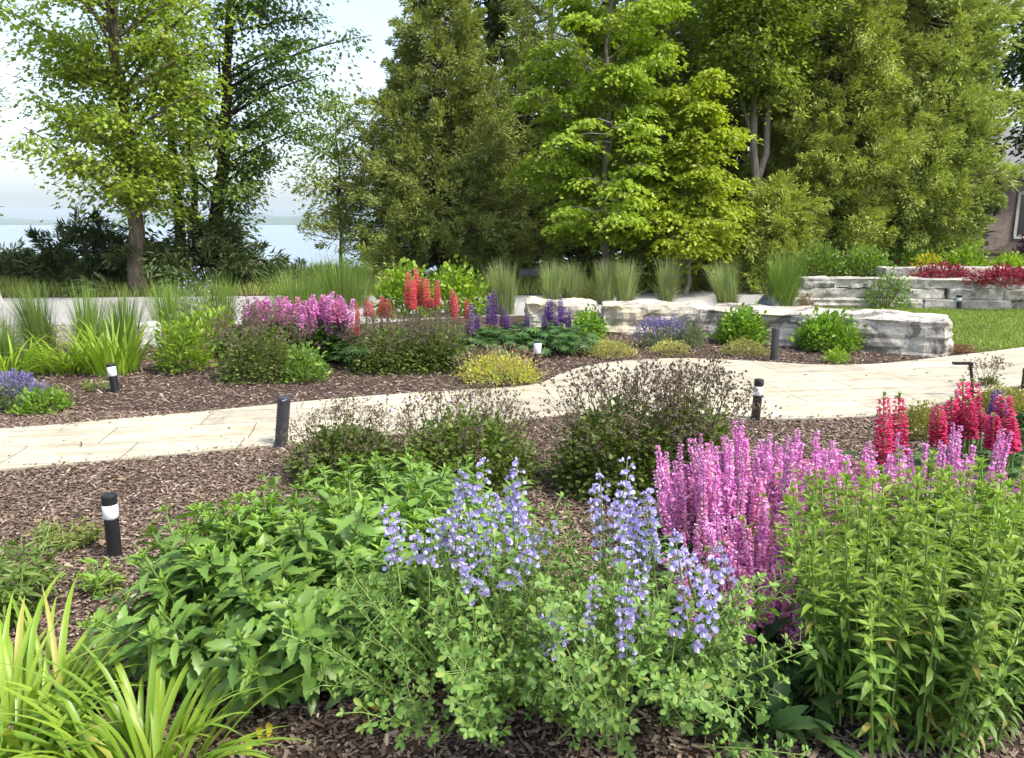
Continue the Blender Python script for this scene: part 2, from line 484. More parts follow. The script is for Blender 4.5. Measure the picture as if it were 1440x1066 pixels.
def m_stone(name, base, light, dark, amt=.5, warm=None, stain_scale=2.2, thr=.54):
    m, nt, out = newmat(name)
    tc = objco(nt)
    oi = nt.nodes.new("ShaderNodeObjectInfo")
    off = nt.nodes.new("ShaderNodeVectorMath"); off.operation = 'ADD'
    cmb = nt.nodes.new("ShaderNodeCombineXYZ")
    nt.links.new(mth(nt, 'MULTIPLY', oi.outputs['Random'], 37.0), cmb.inputs[0])
    nt.links.new(tc, off.inputs[0]); nt.links.new(cmb.outputs[0], off.inputs[1])
    v = off.outputs[0]
    a = nz(nt, 3.2, 7, .68, v, .4)
    s = nz(nt, stain_scale, 6, .7, v, .9)
    f = nz(nt, 28, 5, .7, v)
    c = ramp(nt, [(.3, base), (.62, light)], a)
    if warm:
        w = nz(nt, 1.3, 3, .5, v)
        c = mixc(nt, c, warm, mth(nt, 'MULTIPLY', ramp(nt, [(.45, (0, 0, 0)), (.65, (1, 1, 1))], w), .6))
    c = mixc(nt, c, dark, mth(nt, 'MULTIPLY', ramp(nt, [(thr, (0, 0, 0)), (thr + .07, (1, 1, 1))], s), amt))
    c = mixc(nt, c, ramp(nt, [(.3, (.72, .72, .71)), (.6, (1.08, 1.08, 1.08))], f), 1.0, 'MULTIPLY')
    h = mth(nt, 'ADD', a, mth(nt, 'MULTIPLY', f, .35))
    princ(nt, out, c, .9, bump(nt, h, .9, .04), .2)
    return m
M['lime_grey'] = m_stone('grey limestone', (.26, .26, .255), (.52, .51, .49), (.05, .05, .05), .55)
M['lime_stain'] = m_stone('stained limestone', (.30, .285, .255), (.55, .51, .445), (.045, .044, .042), .72, (.42, .36, .27), stain_scale=2.3, thr=.5)
M['lime_cream'] = m_stone('cream limestone', (.34, .31, .245), (.54, .50, .415), (.11, .10, .085), .5, (.52, .42, .22))
M['wall_stone'] = m_stone('wall limestone', (.26, .25, .23), (.47, .445, .40), (.085, .085, .08), .6, (.34, .31, .25))
def m_plain(name, c, rough=.5, spec=.4, var=.15, scale=20):
    m, nt, out = newmat(name)
    f = nz(nt, scale, 4, .6, objco(nt))
    lo, hi = tuple(x * (1 - var) for x in c), tuple(min(1, x * (1 + var)) for x in c)
    princ(nt, out, ramp(nt, [(.3, lo), (.7, hi)], f), rough, bump(nt, f, .08, .002), spec)
    return m
M['black'] = m_plain('black powder coat', (.014, .014, .015), .42, .5)
M['charcoal'] = m_plain('charcoal powder coat', (.035, .037, .042), .5, .5)
M['lens'] = m_plain('frosted lens', (.78, .79, .82), .35, .5, .04)
M['roof'] = m_plain('grey shingles', (.15, .148, .155), .85, .2, .25, 9)
M['trim'] = m_plain('off white trim', (.36, .35, .33), .6, .3, .05)
M['bench_stone'] = m_plain('dull grey stone', (.17, .18, .19), .85, .2, .3, 6)
def m_brick():
    m, nt, out = newmat('brown brick')
    tc = objco(nt)
    mp = nt.nodes.new("ShaderNodeMapping"); mp.inputs['Rotation'].default_value = (R(90), 0, 0); nt.links.new(tc, mp.inputs[0])
    br = nt.nodes.new("ShaderNodeTexBrick")
    br.inputs['Scale'].default_value = 1
    br.inputs['Brick Width'].default_value = .24; br.inputs['Row Height'].default_value = .085; br.inputs['Mortar Size'].default_value = .008
    br.inputs['Color1'].default_value = (.15, .115, .10, 1); br.inputs['Color2'].default_value = (.22, .175, .155, 1); br.inputs['Mortar'].default_value = (.26, .24, .225, 1)
    nt.links.new(mp.outputs[0], br.inputs['Vector'])
    c = mixc(nt, br.outputs['Color'], ramp(nt, [(.3, (.7, .7, .7)), (.7, (1.2, 1.15, 1.1))], nz(nt, 2.5, 4, .6, tc)), 1.0, 'MULTIPLY')
    princ(nt, out, c, .9, None, .15)
    return m
M['brick'] = m_brick()
def m_glass():
    m, nt, out = newmat('dark window glass')
    princ(nt, out, (.02, .025, .03), .06, None, .6)
    return m
M['glass'] = m_glass()
def m_water():
    m, nt, out = newmat('lake water')
    tc = objco(nt)
    mp = nt.nodes.new("ShaderNodeMapping"); mp.inputs['Scale'].default_value = (.25, 1, 1); nt.links.new(tc, mp.inputs[0])
    a = nz(nt, .9, 4, .6, mp.outputs[0])
    princ(nt, out, (.17, .215, .26), .25, bump(nt, a, .2, .08), .5)
    return m
M['water'] = m_water()
M['hill'] = m_soil('wooded far shore', (.035, .06, .025), (.07, .10, .04), .02)

# ------------------------------------------------------------------ setting: ground, water, far shore
def poly_sheet(name, pts, z, mat, thick=0.0, kind='structure', sub=None):
    """flat sheet from an outline of ground points, with real edge thickness"""
    mb = MB()
    n = len(pts)
    top = np.array([(p[0], p[1], z) for p in pts])
    me = bpy.data.meshes.new(name)
    V = [tuple(p) for p in top]
    F = [tuple(range(n))]
    if thick:
        V += [(p[0], p[1], z - thick) for p in pts]
        F += [(i, i + n, (i + 1) % n + n, (i + 1) % n) for i in range(n)]
    me.from_pydata(V, [], F)
    me.materials.append(mat)
    me.update()
    o = inst(name, me)
    import bmesh
    bm = bmesh.new(); bm.from_mesh(me)
    bmesh.ops.recalc_face_normals(bm, faces=bm.faces)
    if bm.faces[0].normal.z < 0 and not thick:
        bmesh.ops.reverse_faces(bm, faces=bm.faces)
    bmesh.ops.triangulate(bm, faces=[f for f in bm.faces if len(f.verts) > 4])
    bm.to_mesh(me); bm.free()
    return struct(o, kind)

def smooth_line(pts, k=6):
    """Catmull-Rom through ground points"""
    P = [np.array(p[:2]) for p in pts]
    P = [2 * P[0] - P[1]] + P + [2 * P[-1] - P[-2]]
    out = []
    for i in range(1, len(P) - 2):
        for t in np.linspace(0, 1, k, endpoint=False):
            a, b, c, d = P[i - 1:i + 3]
            out.append(.5 * ((2 * b) + (c - a) * t + (2 * a - 5 * b + 4 * c - d) * t * t + (3 * b - a - 3 * c + d) * t ** 3))
    out.append(P[-2])
    return [(p[0], p[1]) for p in out]

def build_ground():
    xs = np.concatenate([np.linspace(-300, -42, 8), np.linspace(-40, 40, 81), np.linspace(42, 300, 8)])
    ys = np.concatenate([np.linspace(-60, -6, 8), np.linspace(-5, 60, 131), np.linspace(64, 90, 6)])
    X, Y = np.meshgrid(xs, ys)
    edge = 25.5 + np.clip((X + 3) * 2.2, 0, 60)          # the bluff runs close on the lake side, further off behind the wood
    t = np.clip((Y - edge) / 6.0, 0, 1)
    Z = -14.0 * (t * t * (3 - 2 * t))
    for i in range(X.shape[0]):
        for j in range(X.shape[1]):
            if Y[i, j] > 5 and Z[i, j] > -3:
                Z[i, j] += .05 * mnoise.noise(Vector((X[i, j] * .5, Y[i, j] * .5, 0))) * min(1, max(0, (Y[i, j] - 18) / 4))
    mb = MB()
    ny, nx = X.shape
    idx = np.arange(ny * nx).reshape(ny, nx)
    F = np.stack([idx[:-1, :-1], idx[:-1, 1:], idx[1:, 1:], idx[1:, :-1]], -1).reshape(-1, 4)
    Yc = Y.reshape(-1)[F].mean(1); Xc = X.reshape(-1)[F].mean(1)
    far = (Yc > 19.0)
    V = np.stack([X, Y, Z], -1).reshape(-1, 3)
    mb.add(V, F[~far], 0)
    n0 = mb.n - len(V)
    mb.f.append((F[far] + n0, 1))
    return struct(mb.build('ground', [M['mulch'], M['bank']]))
build_ground()
mb = MB()
mb.add([(-9000, 20, -6), (9000, 20, -6), (9000, 9500, -6), (-9000, 9500, -6)], [(0, 1, 2, 3)])
struct(mb.build('lake_water', M['water']))

def hill_range():
    xs = np.linspace(-6500, 6500, 160)
    mb = MB()
    prof = np.array([70 + 55 * mnoise.fractal(Vector((x * .0006, 3.1, 0)), 1, 2, 5) + 18 * mnoise.noise(Vector((x * .004, 1, 0))) for x in xs])
    rows = []
    for k, (dy, f) in enumerate([(0, 0), (250, .45), (600, .8), (1000, 1.0), (1800, .9), (2600, 0)]):
        rows.append(np.stack([xs, np.full_like(xs, 6000 + dy) + 120 * np.sin(xs * .0021 + k), prof * f - 6 - (.5 if f == 0 else 0)], -1))
    V = np.concatenate(rows); n = len(xs)
    F = [(r * n + i, r * n + i + 1, (r + 1) * n + i + 1, (r + 1) * n + i) for r in range(len(rows) - 1) for i in range(n - 1)]
    mb.add(V, F)
    return struct(mb.build('hills', M['hill']))
hill_range()

# path: outlines walked on the ground
far_px = [(-520, 664), (-160, 622), (0, 606), (80, 600), (200, 589), (300, 580), (400, 570), (500, 561), (580, 555), (650, 551), (715, 547), (760, 541), (786, 529), (820, 518), (870, 510), (940, 506), (1000, 507), (1080, 511), (1150, 515), (1230, 514), (1300, 507), (1370, 499), (1440, 490), (1600, 468)]
near_px = [(1600, 512), (1440, 542), (1390, 553), (1340, 566), (1280, 580), (1200, 589), (1100, 592), (1040, 592), (960, 590), (880, 587), (820, 585), (770, 588), (700, 598), (600, 609), (500, 618), (420, 626), (330, 634), (200, 646), (100, 655), (0, 664), (-160, 680), (-520, 735)]
PATH = smooth_line([at(*p) for p in far_px]) + smooth_line([at(*p) for p in near_px])
poly_sheet('path', PATH, .02, M['path'], .06)
def inside(poly, x, y):
    x, y = np.asarray(x), np.asarray(y)
    r = np.zeros(x.shape, bool)
    n = len(poly)
    for i in range(n):
        x1, y1 = poly[i][:2]; x2, y2 = poly[(i + 1) % n][:2]
        c = ((y1 > y) != (y2 > y)) & (x < (x2 - x1) * (y - y1) / ((y2 - y1) if y2 != y1 else 1e-9) + x1)
        r ^= c
    return r
DRIVE = smooth_line([at(*p) for p in [(-500, 423), (-100, 420), (200, 418), (450, 416), (700, 416), (870, 414), (1000, 409), (1075, 405), (1120, 402)]]) + \
        smooth_line([at(*p) for p in [(1120, 430), (1070, 431), (950, 436), (800, 442), (650, 447), (480, 458), (300, 470), (120, 482), (-100, 492), (-500, 510)]])
poly_sheet('driveway', DRIVE, .004, M['drive'])
LAWN = smooth_line([at(*p) for p in [(985, 434), (1080, 432), (1130, 431), (1250, 433), (1440, 434), (1640, 436)]]) + \
       smooth_line([at(*p) for p in [(1640, 466), (1500, 480), (1440, 489), (1385, 496), (1330, 490), (1200, 462), (1080, 442), (985, 438)]])
poly_sheet('lawn_soil', LAWN, .006, M['turf'])
VERGE = smooth_line([at(*p) for p in [(-520, 402), (-100, 400), (300, 397), (700, 396), (1000, 396), (1130, 396)]]) + \
        smooth_line([at(*p) for p in [(1130, 402), (1075, 404.5), (1000, 408.5), (870, 413.5), (700, 415.5), (450, 415.5), (200, 417.5), (-100, 419.5), (-520, 422.5)]])

def scatter_poly(rg, poly, n):
    P = np.array([p[:2] for p in poly]); lo, hi = P.min(0), P.max(0)
    out = np.zeros((0, 2))
    while len(out) < n:
        q = rg.uniform(lo, hi, size=(n * 2, 2))
        out = np.concatenate([out, q[inside(poly, q[:, 0], q[:, 1])]])
    return out[:n]
def grass_stuff(name, poly, n, hmin, hmax, w, mat, seed, z=0.0, bias=None):
    rg = np.random.default_rng(seed)
    q = scatter_poly(rg, poly, n)
    P = np.column_stack([q, np.full(n, z)])
    mb = MB()
    ribbons(mb, P, rg.uniform(0, 2 * math.pi, n), rg.uniform(.9, 1.5, n), rg.uniform(hmin, hmax, n), w * rg.uniform(.7, 1.3, n), rg.uniform(.2, 1.0, n), 2, False)
    return struct(mb.build(name, mat), 'stuff')
grass_stuff('lawn_grass', LAWN, 70000, .04, .09, .009, M['lawn'], 5)
grass_stuff('verge_grass', VERGE, 26000, .10, .38, .022, M['meadow'], 6)
BANK = [at(-560, 399), at(-100, 397), at(440, 394), at(560, 394), at(560, 386), at(300, 383), at(-560, 384)]
grass_stuff('bank_grass', BANK, 14000, .15, .5, .035, M['meadow'], 7)

def mulch_chips():
    rg = np.random.default_rng(11)
    out = []
    near = scatter_poly(rg, [(-4.6, 1.2), (4.0, 1.2), (4.9, 5.2), (5.8, 6.6), (-6.6, 6.6)], 300000)
    mid = scatter_poly(rg, [(-6.5, 5.5), (6.5, 6), (8.5, 11), (3, 12.8), (-9, 12.5)], 80000)
    for q, s in ((near, .37), (mid, .66)):
        keep = ~inside(PATH, q[:, 0], q[:, 1]) | (rg.uniform(size=len(q)) < .002)
        near_edge = np.zeros(len(q), bool)
        for ox, oy in ((0, .05), (0, -.05), (.05, 0), (-.05, 0)):
            near_edge |= ~inside(PATH, q[:, 0] + ox, q[:, 1] + oy)
        keep |= near_edge & (rg.uniform(size=len(q)) < .13)
        # a few stray chips lie on the flagstones' edges
        out.append((q[keep], s))
    mb = MB()
    for q, s in out:
        n = len(q)
        a = rg.uniform(0, 2 * math.pi, n); L = rg.gamma(1.7, .017, n) * s + .006; w = np.minimum(L * rg.uniform(.12, .55, n), .011) + .0018
        th = rg.uniform(.003, .009, n) * s
        tl = rg.normal(0, .22, n); rl = rg.normal(0, .25, n)
        d = np.stack([np.cos(a) * np.cos(tl), np.sin(a) * np.cos(tl), np.sin(tl)], -1)
        side = np.stack([-np.sin(a), np.cos(a), rl], -1); side = nrm(side)
        up = np.cross(d, side)
        C = np.column_stack([q, np.abs(np.sin(tl)) * L * .5 + rg.uniform(0, .010, n) + np.where(inside(PATH, q[:, 0], q[:, 1]), .021, 0)])
        k = []
        for sx, sy in ((-1, -1), (1, -1), (1, 1), (-1, 1)):
            for sz in (0, 1):
                jit = 1 + .25 * rg.uniform(-1, 1, n)
                k.append(C + d * (sx * L * .5 * jit)[:, None] + side * (sy * w * .5)[:, None] + up * (sz * th)[:, None])
        V = np.stack(k, 1)
        F = np.array([(1, 3, 5, 7), (0, 2, 3, 1), (2, 4, 5, 3), (4, 6, 7, 5), (6, 0, 1, 7)])
        mb.add(V.reshape(-1, 3), (F[None] + (np.arange(n) * 8)[:, None, None]).reshape(-1, 4))
    return struct(mb.build('mulch_chips', M['chip'], None, False), 'stuff')
mulch_chips()

# ------------------------------------------------------------------ stones and walls
import bmesh
def stone_mesh(name, size, mat, seed=0, rough=.06, ledge=.03, cuts=12, bev=.06, taper=.0):
    lx, ly, lz = size
    bm = bmesh.new()
    bmesh.ops.create_cube(bm, size=1)
    for v in bm.verts:
        v.co = Vector((v.co.x * lx, v.co.y * ly, (v.co.z + .5) * lz))
    b = min(bev, .3 * min(size))
    bmesh.ops.bevel(bm, geom=bm.edges[:], offset=b, segments=2, affect='EDGES', profile=.6)
    big = max(size) / cuts
    for _ in range(4):
        e = [e for e in bm.edges if e.calc_length() > big * 1.4]
        if not e: break
        bmesh.ops.subdivide_edges(bm, edges=e, cuts=1, use_grid_fill=True)
    bmesh.ops.triangulate(bm, faces=bm.faces)
    bm.normal_update()
    s = Vector((seed * 7.31, seed * 3.7, seed * 1.9))
    mv = {}
    for v in bm.verts:
        n = v.normal.copy(); p = v.co
        side = 1 - abs(n.z)
        d = rough * (mnoise.fractal(p * 1.6 + s, .8, 2.1, 5)) + rough * .35 * mnoise.noise(p * 9 + s)
        d += side * ledge * (mnoise.noise(Vector((p.x * .6, p.y * .6, p.z * 16)) + s))
        if taper: 
            mv[v] = Vector((-p.x * taper * p.z / lz, -p.y * taper * p.z / lz, 0)) + n * d * (.5 if n.z > .7 else 1)
        else:
            mv[v] = n * d * (.5 if n.z > .7 else 1)
    for v, d in mv.items(): v.co += d
    me = bpy.data.meshes.new(name)
    bm.to_mesh(me); bm.free()
    for p in me.polygons: p.use_smooth = False
    me.materials.append(mat)
    return me
def stone(name, label, cat, c, size, rz, mat, seed, tilt=(0, 0), **k):
    o = inst(name, stone_mesh(name, size, mat, seed, **k), None, c, (tilt[0], tilt[1], rz))
    return tag(o, label, cat)

stone('limestone_block', 'long weathered limestone block with a black stained front, beside the lawn', 'stone', (4.19, 10.62, -.06), (3.1, 1.0, .50), R(-30), M['lime_stain'], 3, rough=.10, cuts=44, ledge=.035, bev=.05)
stone('limestone_block', 'cream limestone block behind the lavender catmint mound', 'stone', (2.12, 11.75, -.06), (1.55, .8, .50), R(-7), M['lime_cream'], 5, rough=.12, cuts=30, ledge=.03, bev=.06)
stone('limestone_block', 'low buff limestone block behind the purple lupines', 'stone', (.80, 12.5, -.06), (1.15, .7, .47), R(-4), M['lime_cream'], 8, rough=.13, cuts=26, ledge=.03, bev=.07)
stone('boulder', 'grey boulder half hidden beside the lime leafy clump', 'boulder', (*at(206, 487)[:2], -.05), (.55, .45, .38), R(20), M['lime_grey'], 9, rough=.1, bev=.14, cuts=12, taper=.25)
stone('standing_stone', 'upright pale grey stone at the edge behind the reed grass', 'stone', (*aty(-16, 480, 10.2)[:2], -.05), (.42, .4, .95), R(12), M['lime_grey'], 12, rough=.06, bev=.12, cuts=12, taper=.3)
stone('boulder', 'dark grey sloping rock at the foot of the tall reed grass by the wall', 'boulder', (*at(1092, 436)[:2], -.08), (.85, .7, .42), R(35), M['bench_stone'], 14, tilt=(0, R(-12)), rough=.07, bev=.15, cuts=12, taper=.5)
stone('stone_bench', 'low grey stone step in the shade under the cedar', 'stone', (*at(748, 398)[:2], .18), (.75, .4, .2), R(2), M['bench_stone'], 16, rough=.02, bev=.03, cuts=8)
for k_, (px, w_) in enumerate([(975, 1.3), (1075, 1.5)]):
    stone('edging_stone', ['low pale edging stone across the driveway near the yellow green maple', 'low pale edging stone across the driveway beside the tall reed grass'][k_], 'stone', (*at(px, 397)[:2], -.03), (w_, .4, .26), R(2), M['wall_stone'], 20 + k_, rough=.05, cuts=10)

def retaining_wall():
    w = thing('retaining_wall', 'stacked pale limestone retaining wall at the back of the lawn', 'wall')
    A, B = np.array(at(1122, 434)[:2]), np.array(at(1700, 441)[:2])
    L = np.linalg.norm(B - A); d = (B - A) / L; ang = math.atan2(d[1], d[0]); nv = np.array([-d[1], d[0]])
    rg = np.random.default_rng(3)
    k = 0
    for row, (z, h) in enumerate([(-.05, .25), (.195, .20), (.39, .2)]):
        x = -.1 + .25 * row * .3
        while x < L:
            l = rg.uniform(.45, 1.6)
            c = A + d * (x + l / 2) + nv * (.25 + .035 * row + rg.uniform(-.06, .06))
            inst('stone_block', stone_mesh('stone_block', (l - .004 - rg.uniform(0, .012), .5, h + .012 - rg.uniform(0, .012)), M['wall_stone'], 30 + k, rough=.055, ledge=.035, cuts=14, bev=.03), w, (c[0], c[1], z), (0, 0, ang + rg.uniform(-.035, .035)))
            x += l; k += 1
    # the upper tier, set back
    x = 1.75
    while x < L:
        l = rg.uniform(.8, 1.5)
        c = A + d * (x + l / 2) + nv * .95
        inst('stone_block', stone_mesh('stone_block', (l - .012, .6, .22), M['wall_stone'], 60 + k, rough=.05, ledge=.02, cuts=11, bev=.05), w, (c[0], c[1], .53 + rg.uniform(-.02, .04)), (0, 0, ang + rg.uniform(-.03, .03)))
        x += l; k += 1
    bed = [A + nv * .3, B + nv * .3, B + np.array([30, 30]), A + np.array([20, 40]), A + nv * 8 + d * 1.6, A + nv * .8 + d * .3]
    poly_sheet('raised_bed', [tuple(p) for p in bed], .54, M['earth'], .6)
    return A, d, nv
WALL_A, WALL_D, WALL_N = retaining_wall()

# ------------------------------------------------------------------ house
def box(mb, c, s, m=0):
    x, y, z = np.array(s) / 2
    V = np.array([(-x, -y, -z), (x, -y, -z), (x, y, -z), (-x, y, -z), (-x, -y, z), (x, -y, z), (x, y, z), (-x, y, z)]) + np.array(c)
    mb.add(V, [(0, 3, 2, 1), (4, 5, 6, 7), (0, 1, 5, 4), (1, 2, 6, 5), (2, 3, 7, 6), (3, 0, 4, 7)], m)
def house():
    Y = 33.0
    x0 = aty(1368, 300, Y)[0]
    h = thing('brick_house', 'brown brick house with a grey hipped roof behind the cedar', 'house', (x0, Y, .45), 0)
    Wd, Dp, Hh = 9.0, 7.0, 3.2
    mb = MB(); box(mb, (Wd / 2, Dp / 2, Hh / 2), (Wd, Dp, Hh)); mb.build('wall', M['brick'], h, False)
    e = .55
    mb = MB()
    V = [(-e, -e, Hh), (Wd + e, -e, Hh), (Wd + e, Dp + e, Hh), (-e, Dp + e, Hh), (3.0, Dp / 2, Hh + 2.1), (Wd - 3.0, Dp / 2, Hh + 2.1)]
    mb.add(np.array(V) + (0, 0, .13), [(0, 1, 5, 4), (2, 3, 4, 5)]); mb.add(np.array(V) + (0, 0, .13), [(1, 2, 5), (3, 0, 4)]); 
    r = mb.build('roof', M['roof'], h, False)
    mb = MB(); box(mb, (Wd / 2, Dp / 2, Hh + .06), (Wd + 2 * e + .04, Dp + 2 * e + .04, .16)); mb.build('fascia', M['trim'], r, False)
    for wx in (2.55, 6.2):
        mb = MB()
        for a in ((-.75, 0, 1.6, .1), (.75, 0, 1.6, .1)):
            box(mb, (wx + a[0], -.03, 1.5), (.12, .1, 1.9))
        box(mb, (wx, -.03, 2.41), (1.4, .1, .12)); box(mb, (wx, -.03, .6), (1.6, .16, .1)); box(mb, (wx, -.03, 1.5), (.07, .09, 1.7))
        f = mb.build('window', M['trim'], h, False)
        mb = MB(); box(mb, (wx, .0, 1.5), (1.38, .05, 1.7)); mb.build('pane', M['glass'], f, False)
house()

# ------------------------------------------------------------------ trees
def decid(name, label, x, y, prof, trunk, r0, nl, ns, nf, leaf, mat, bark, seed, spread=.42, flat=.45, tpl=T_LOBED, wide=.85, droop=.25, off=(0, 0), zmin=.8, extra=None, z0=0.0, mat2=None):
    """trunk: [(dx,dy,z)...] ; prof: [(z, crown radius)...]"""
    rg = np.random.default_rng(seed)
    root = thing(name, label, 'tree', (x, y, z0))
    T = np.array(trunk, float)
    tz = T[:, 2]
    tp = lambda z: np.array([np.interp(z, tz, T[:, 0]), np.interp(z, tz, T[:, 1]), z])
    zz = np.linspace(tz[0], tz[-1], 14)
    pts = np.array([tp(z) for z in zz]); pts[1:, :2] += rg.normal(0, .035, (13, 2))
    rad = r0 * (1 - .82 * (zz - tz[0]) / (tz[-1] - tz[0])); rad[0] *= 1.35
    tb = MB(); tube(tb, pts, rad, 9)
    pz, pr = np.array([p[0] for p in prof]), np.array([p[1] for p in prof])
    zs = np.linspace(pz[0], pz[-1], 200); w = np.interp(zs, pz, pr) ** 1.2 + .02
    cdf = np.cumsum(w) / w.sum()
    lm = MB()
    PP, DD, NN, LL = [], [], [], []
    for i in range(nl):
        z = np.interp((i + rg.uniform()) / nl, cdf, zs)
        r = np.interp(z, pz, pr) * rg.uniform(.42, 1.14)
        az = i * 2.399963 + rg.normal(0, .35)
        o = np.array([math.cos(az), math.sin(az), 0])
        tip = tp(min(z, tz[-1])) + np.array([off[0], off[1], 0]) * min(1, z / pz[-1] * 1.3) + o * r
        tip[2] = z
        za = max(zmin, min(tz[-1] - .1, z - rg.uniform(.35, .75) * r))
        a = tp(za)
        mid = (a + tip) / 2 + np.array([0, 0, .18 * r]) + rg.normal(0, .08 * r, 3)
        B = bez(a, mid, tip, 7)
        rr = max(.012, r0 * .28 * min(1, r / 2.2))
        tube(lm, B, np.linspace(rr, .008, 7), 5)
        for s in range(ns):
            t = .28 + .72 * (s + rg.uniform()) / ns
            c = bez(a, mid, tip, 21)[int(t * 20)]
            lat = np.array([-o[1], o[0], 0]) * rg.choice([-1, 1]) * rg.uniform(.1, .5) * r * (1.15 - .6 * t)
            c2 = c + lat + np.array([0, 0, rg.uniform(-.15, .2)])
            if s % 2 == 0:
                tube(lm, [c, (c + c2) / 2 + (0, 0, .05), c2], [.012, .008, .004], 3, cap=False)
            n = int(nf * rg.uniform(.5, 1.4))
            sg = spread * rg.uniform(.65, 1.25)
            g = np.clip(rg.normal(size=(n, 3)), -1.75, 1.75) * (sg, sg, sg * flat)
            g[:, 2] -= .25 * (g[:, 0] ** 2 + g[:, 1] ** 2) / sg
            PP.append(c2 + g)
            dd = g * (1, 1, 0) + o * .35 * sg + rg.normal(size=(n, 3)) * .5 * sg
            dd[:, 2] -= droop * sg * 2
            DD.append(dd); NN.append(np.array([0, 0, 1.0]) + rg.normal(size=(n, 3)) * .45)
    P, D, N = map(np.concatenate, (PP, DD, NN))
    if extra is not None:
        pass
    ok = P[:, 2] > .15
    P, D, N = P[ok], D[ok], N[ok]
    L = leaf * rg.uniform(.65, 1.3, len(P))
    cb = MB(); leaves(cb, P, D, N, L, L * wide, tpl, .15)
    t = tb.build('trunk', bark, root)
    lm.build('limb', bark, t)
    cb.build('crown', mat, root)
    return root

def cedar(name, label, x, y, prof, H, r0, nl, ns, nf, mat, bark, seed, L=.12, Wd=.034, cat='tree', z0=0.0, spread=.2, upright=.25, zlow=.3):
    rg = np.random.default_rng(seed)
    root = thing(name, label, cat, (x, y, z0))
    tb = MB(); zz = np.linspace(-.1, H * .97, 10)
    pts = np.column_stack([rg.normal(0, .03, 10), rg.normal(0, .03, 10), zz]); tube(tb, pts, r0 * (1 - .9 * zz / H), 8)
    pz, pr = np.array([p[0] for p in prof]), np.array([p[1] for p in prof])
    zs = np.linspace(pz[0], pz[-1], 200); w = np.interp(zs, pz, pr) + .05
    cdf = np.cumsum(w) / w.sum()
    lm = MB(); PP, DD, NN = [], [], []
    for i in range(nl):
        z = np.interp((i + rg.uniform()) / nl, cdf, zs)
        az = i * 2.399963 + rg.normal(0, .3)
        bulge = 1 + .55 * mnoise.noise(Vector((math.cos(az) * 1.9, math.sin(az) * 1.9, z * .75 + seed)))
        r = np.interp(z, pz, pr) * rg.uniform(.55, 1.12) * bulge
        o = np.array([math.cos(az), math.sin(az), 0])
        a = np.array([0, 0, min(H * .95, z + .1 * r)]); tip = o * r + (0, 0, z)
        mid = o * r * .55 + (0, 0, z - .16 * r)
        B = bez(a, mid, tip, 6)
        tube(lm, B, np.linspace(max(.015, r0 * .2), .006, 6), 4, cap=False)
        BB = bez(a, mid, tip, 21)
        for s in range(ns):
            t = .35 + .65 * (s + rg.uniform()) / ns
            c = BB[int(t * 20)] + np.array([-o[1], o[0], 0]) * rg.normal(0, .16) * r * (1.2 - .7 * t)
            n = int(nf * rg.uniform(.6, 1.4)); pl = spread * rg.uniform(1.5, 3.0)
            pd = o * .8 + rg.normal(size=3) * .45 + (0, 0, upright + rg.normal(0, .25)); pd = pd / np.linalg.norm(pd)
            u = rg.uniform(0, 1, n) ** .8
            off = rg.normal(size=(n, 3)); off -= (off @ pd)[:, None] * pd
            PP.append(c + pd * (u * pl)[:, None] + off * (pl * .24 * (1.08 - u))[:, None])
            DD.append(pd + off * .42 + rg.normal(size=(n, 3)) * .18)
            NN.append(rg.normal(size=(n, 3)) * .7 + o * .3 + (0, 0, .5))
    P, D, N = map(np.concatenate, (PP, DD, NN))
    ok = P[:, 2] > zlow * .3
    P, D, N = P[ok], D[ok], N[ok]
    LL = L * rg.uniform(.6, 1.35, len(P))
    cb = MB(); leaves(cb, P, D, N, LL, Wd * rg.uniform(.7, 1.4, len(P)), T_RHOMB, .15)
    t = tb.build('trunk', bark, root)
    lm.build('limb', bark, t)
    cb.build('crown', mat, root)
    return root

def X(px, Y): return aty(px, 400, Y)[0]

decid('maple_tree', 'light yellow green tree with a straight grey brown trunk behind the driveway', X(197, 18.3), 18.3,
      [(1.9, .9), (2.6, 2.2), (4.2, 2.9), (6.2, 2.7), (8.6, 2.3), (10.2, .8)], [(0, 0, -.1), (.02, 0, 2), (-.06, 0, 5), (.05, .1, 8), (.1, 0, 10)], .2,
      46, 8, 82, .104, M['maple_light'], M['bark'], 101, spread=.3, off=(-.1, -.3), zmin=1.9)
decid('leaning_tree', 'dark leaved tree with a black trunk leaning towards the cedar', X(292, 20.5), 20.5,
      [(1.5, .7), (2.4, 1.7), (4.2, 2.2), (6.5, 2.2), (8.8, 1.9), (10.6, .8)], [(0, 0, -.1), (.25, 0, 1.4), (.62, 0, 3), (.75, .1, 4.6), (1.1, 0, 7), (1.3, 0, 10.2)], .2,
      34, 8, 70, .104, M['maple_dark'], M['bark_dark'], 102, spread=.28, off=(1.5, 0), zmin=1.6)
decid('slender_tree', 'slender dark trunked tree between the two large lakeside trees', X(259, 21.5), 21.5,
      [(2.6, .8), (4, 1.5), (6.5, 1.7), (9, 1.0)], [(0, 0, -.1), (.0, 0, 2.4), (.1, 0, 5), (.1, 0, 9)], .16, 16, 5, 44, .11, M['maple_dark'], M['bark_dark'], 103, zmin=2.4, off=(-.5, .3))
decid('slender_tree', 'thin upright tree directly beside the leaning trunk', X(279, 22.5), 22.5,
      [(2.9, .6), (4.5, 1.2), (7, 1.5), (9, .8)], [(0, 0, -.1), (.05, 0, 2.4), (.1, 0, 5), (.1, 0, 9)], .12, 12, 5, 44, .11, M['maple_light'], M['bark_dark'], 104, zmin=2.6)
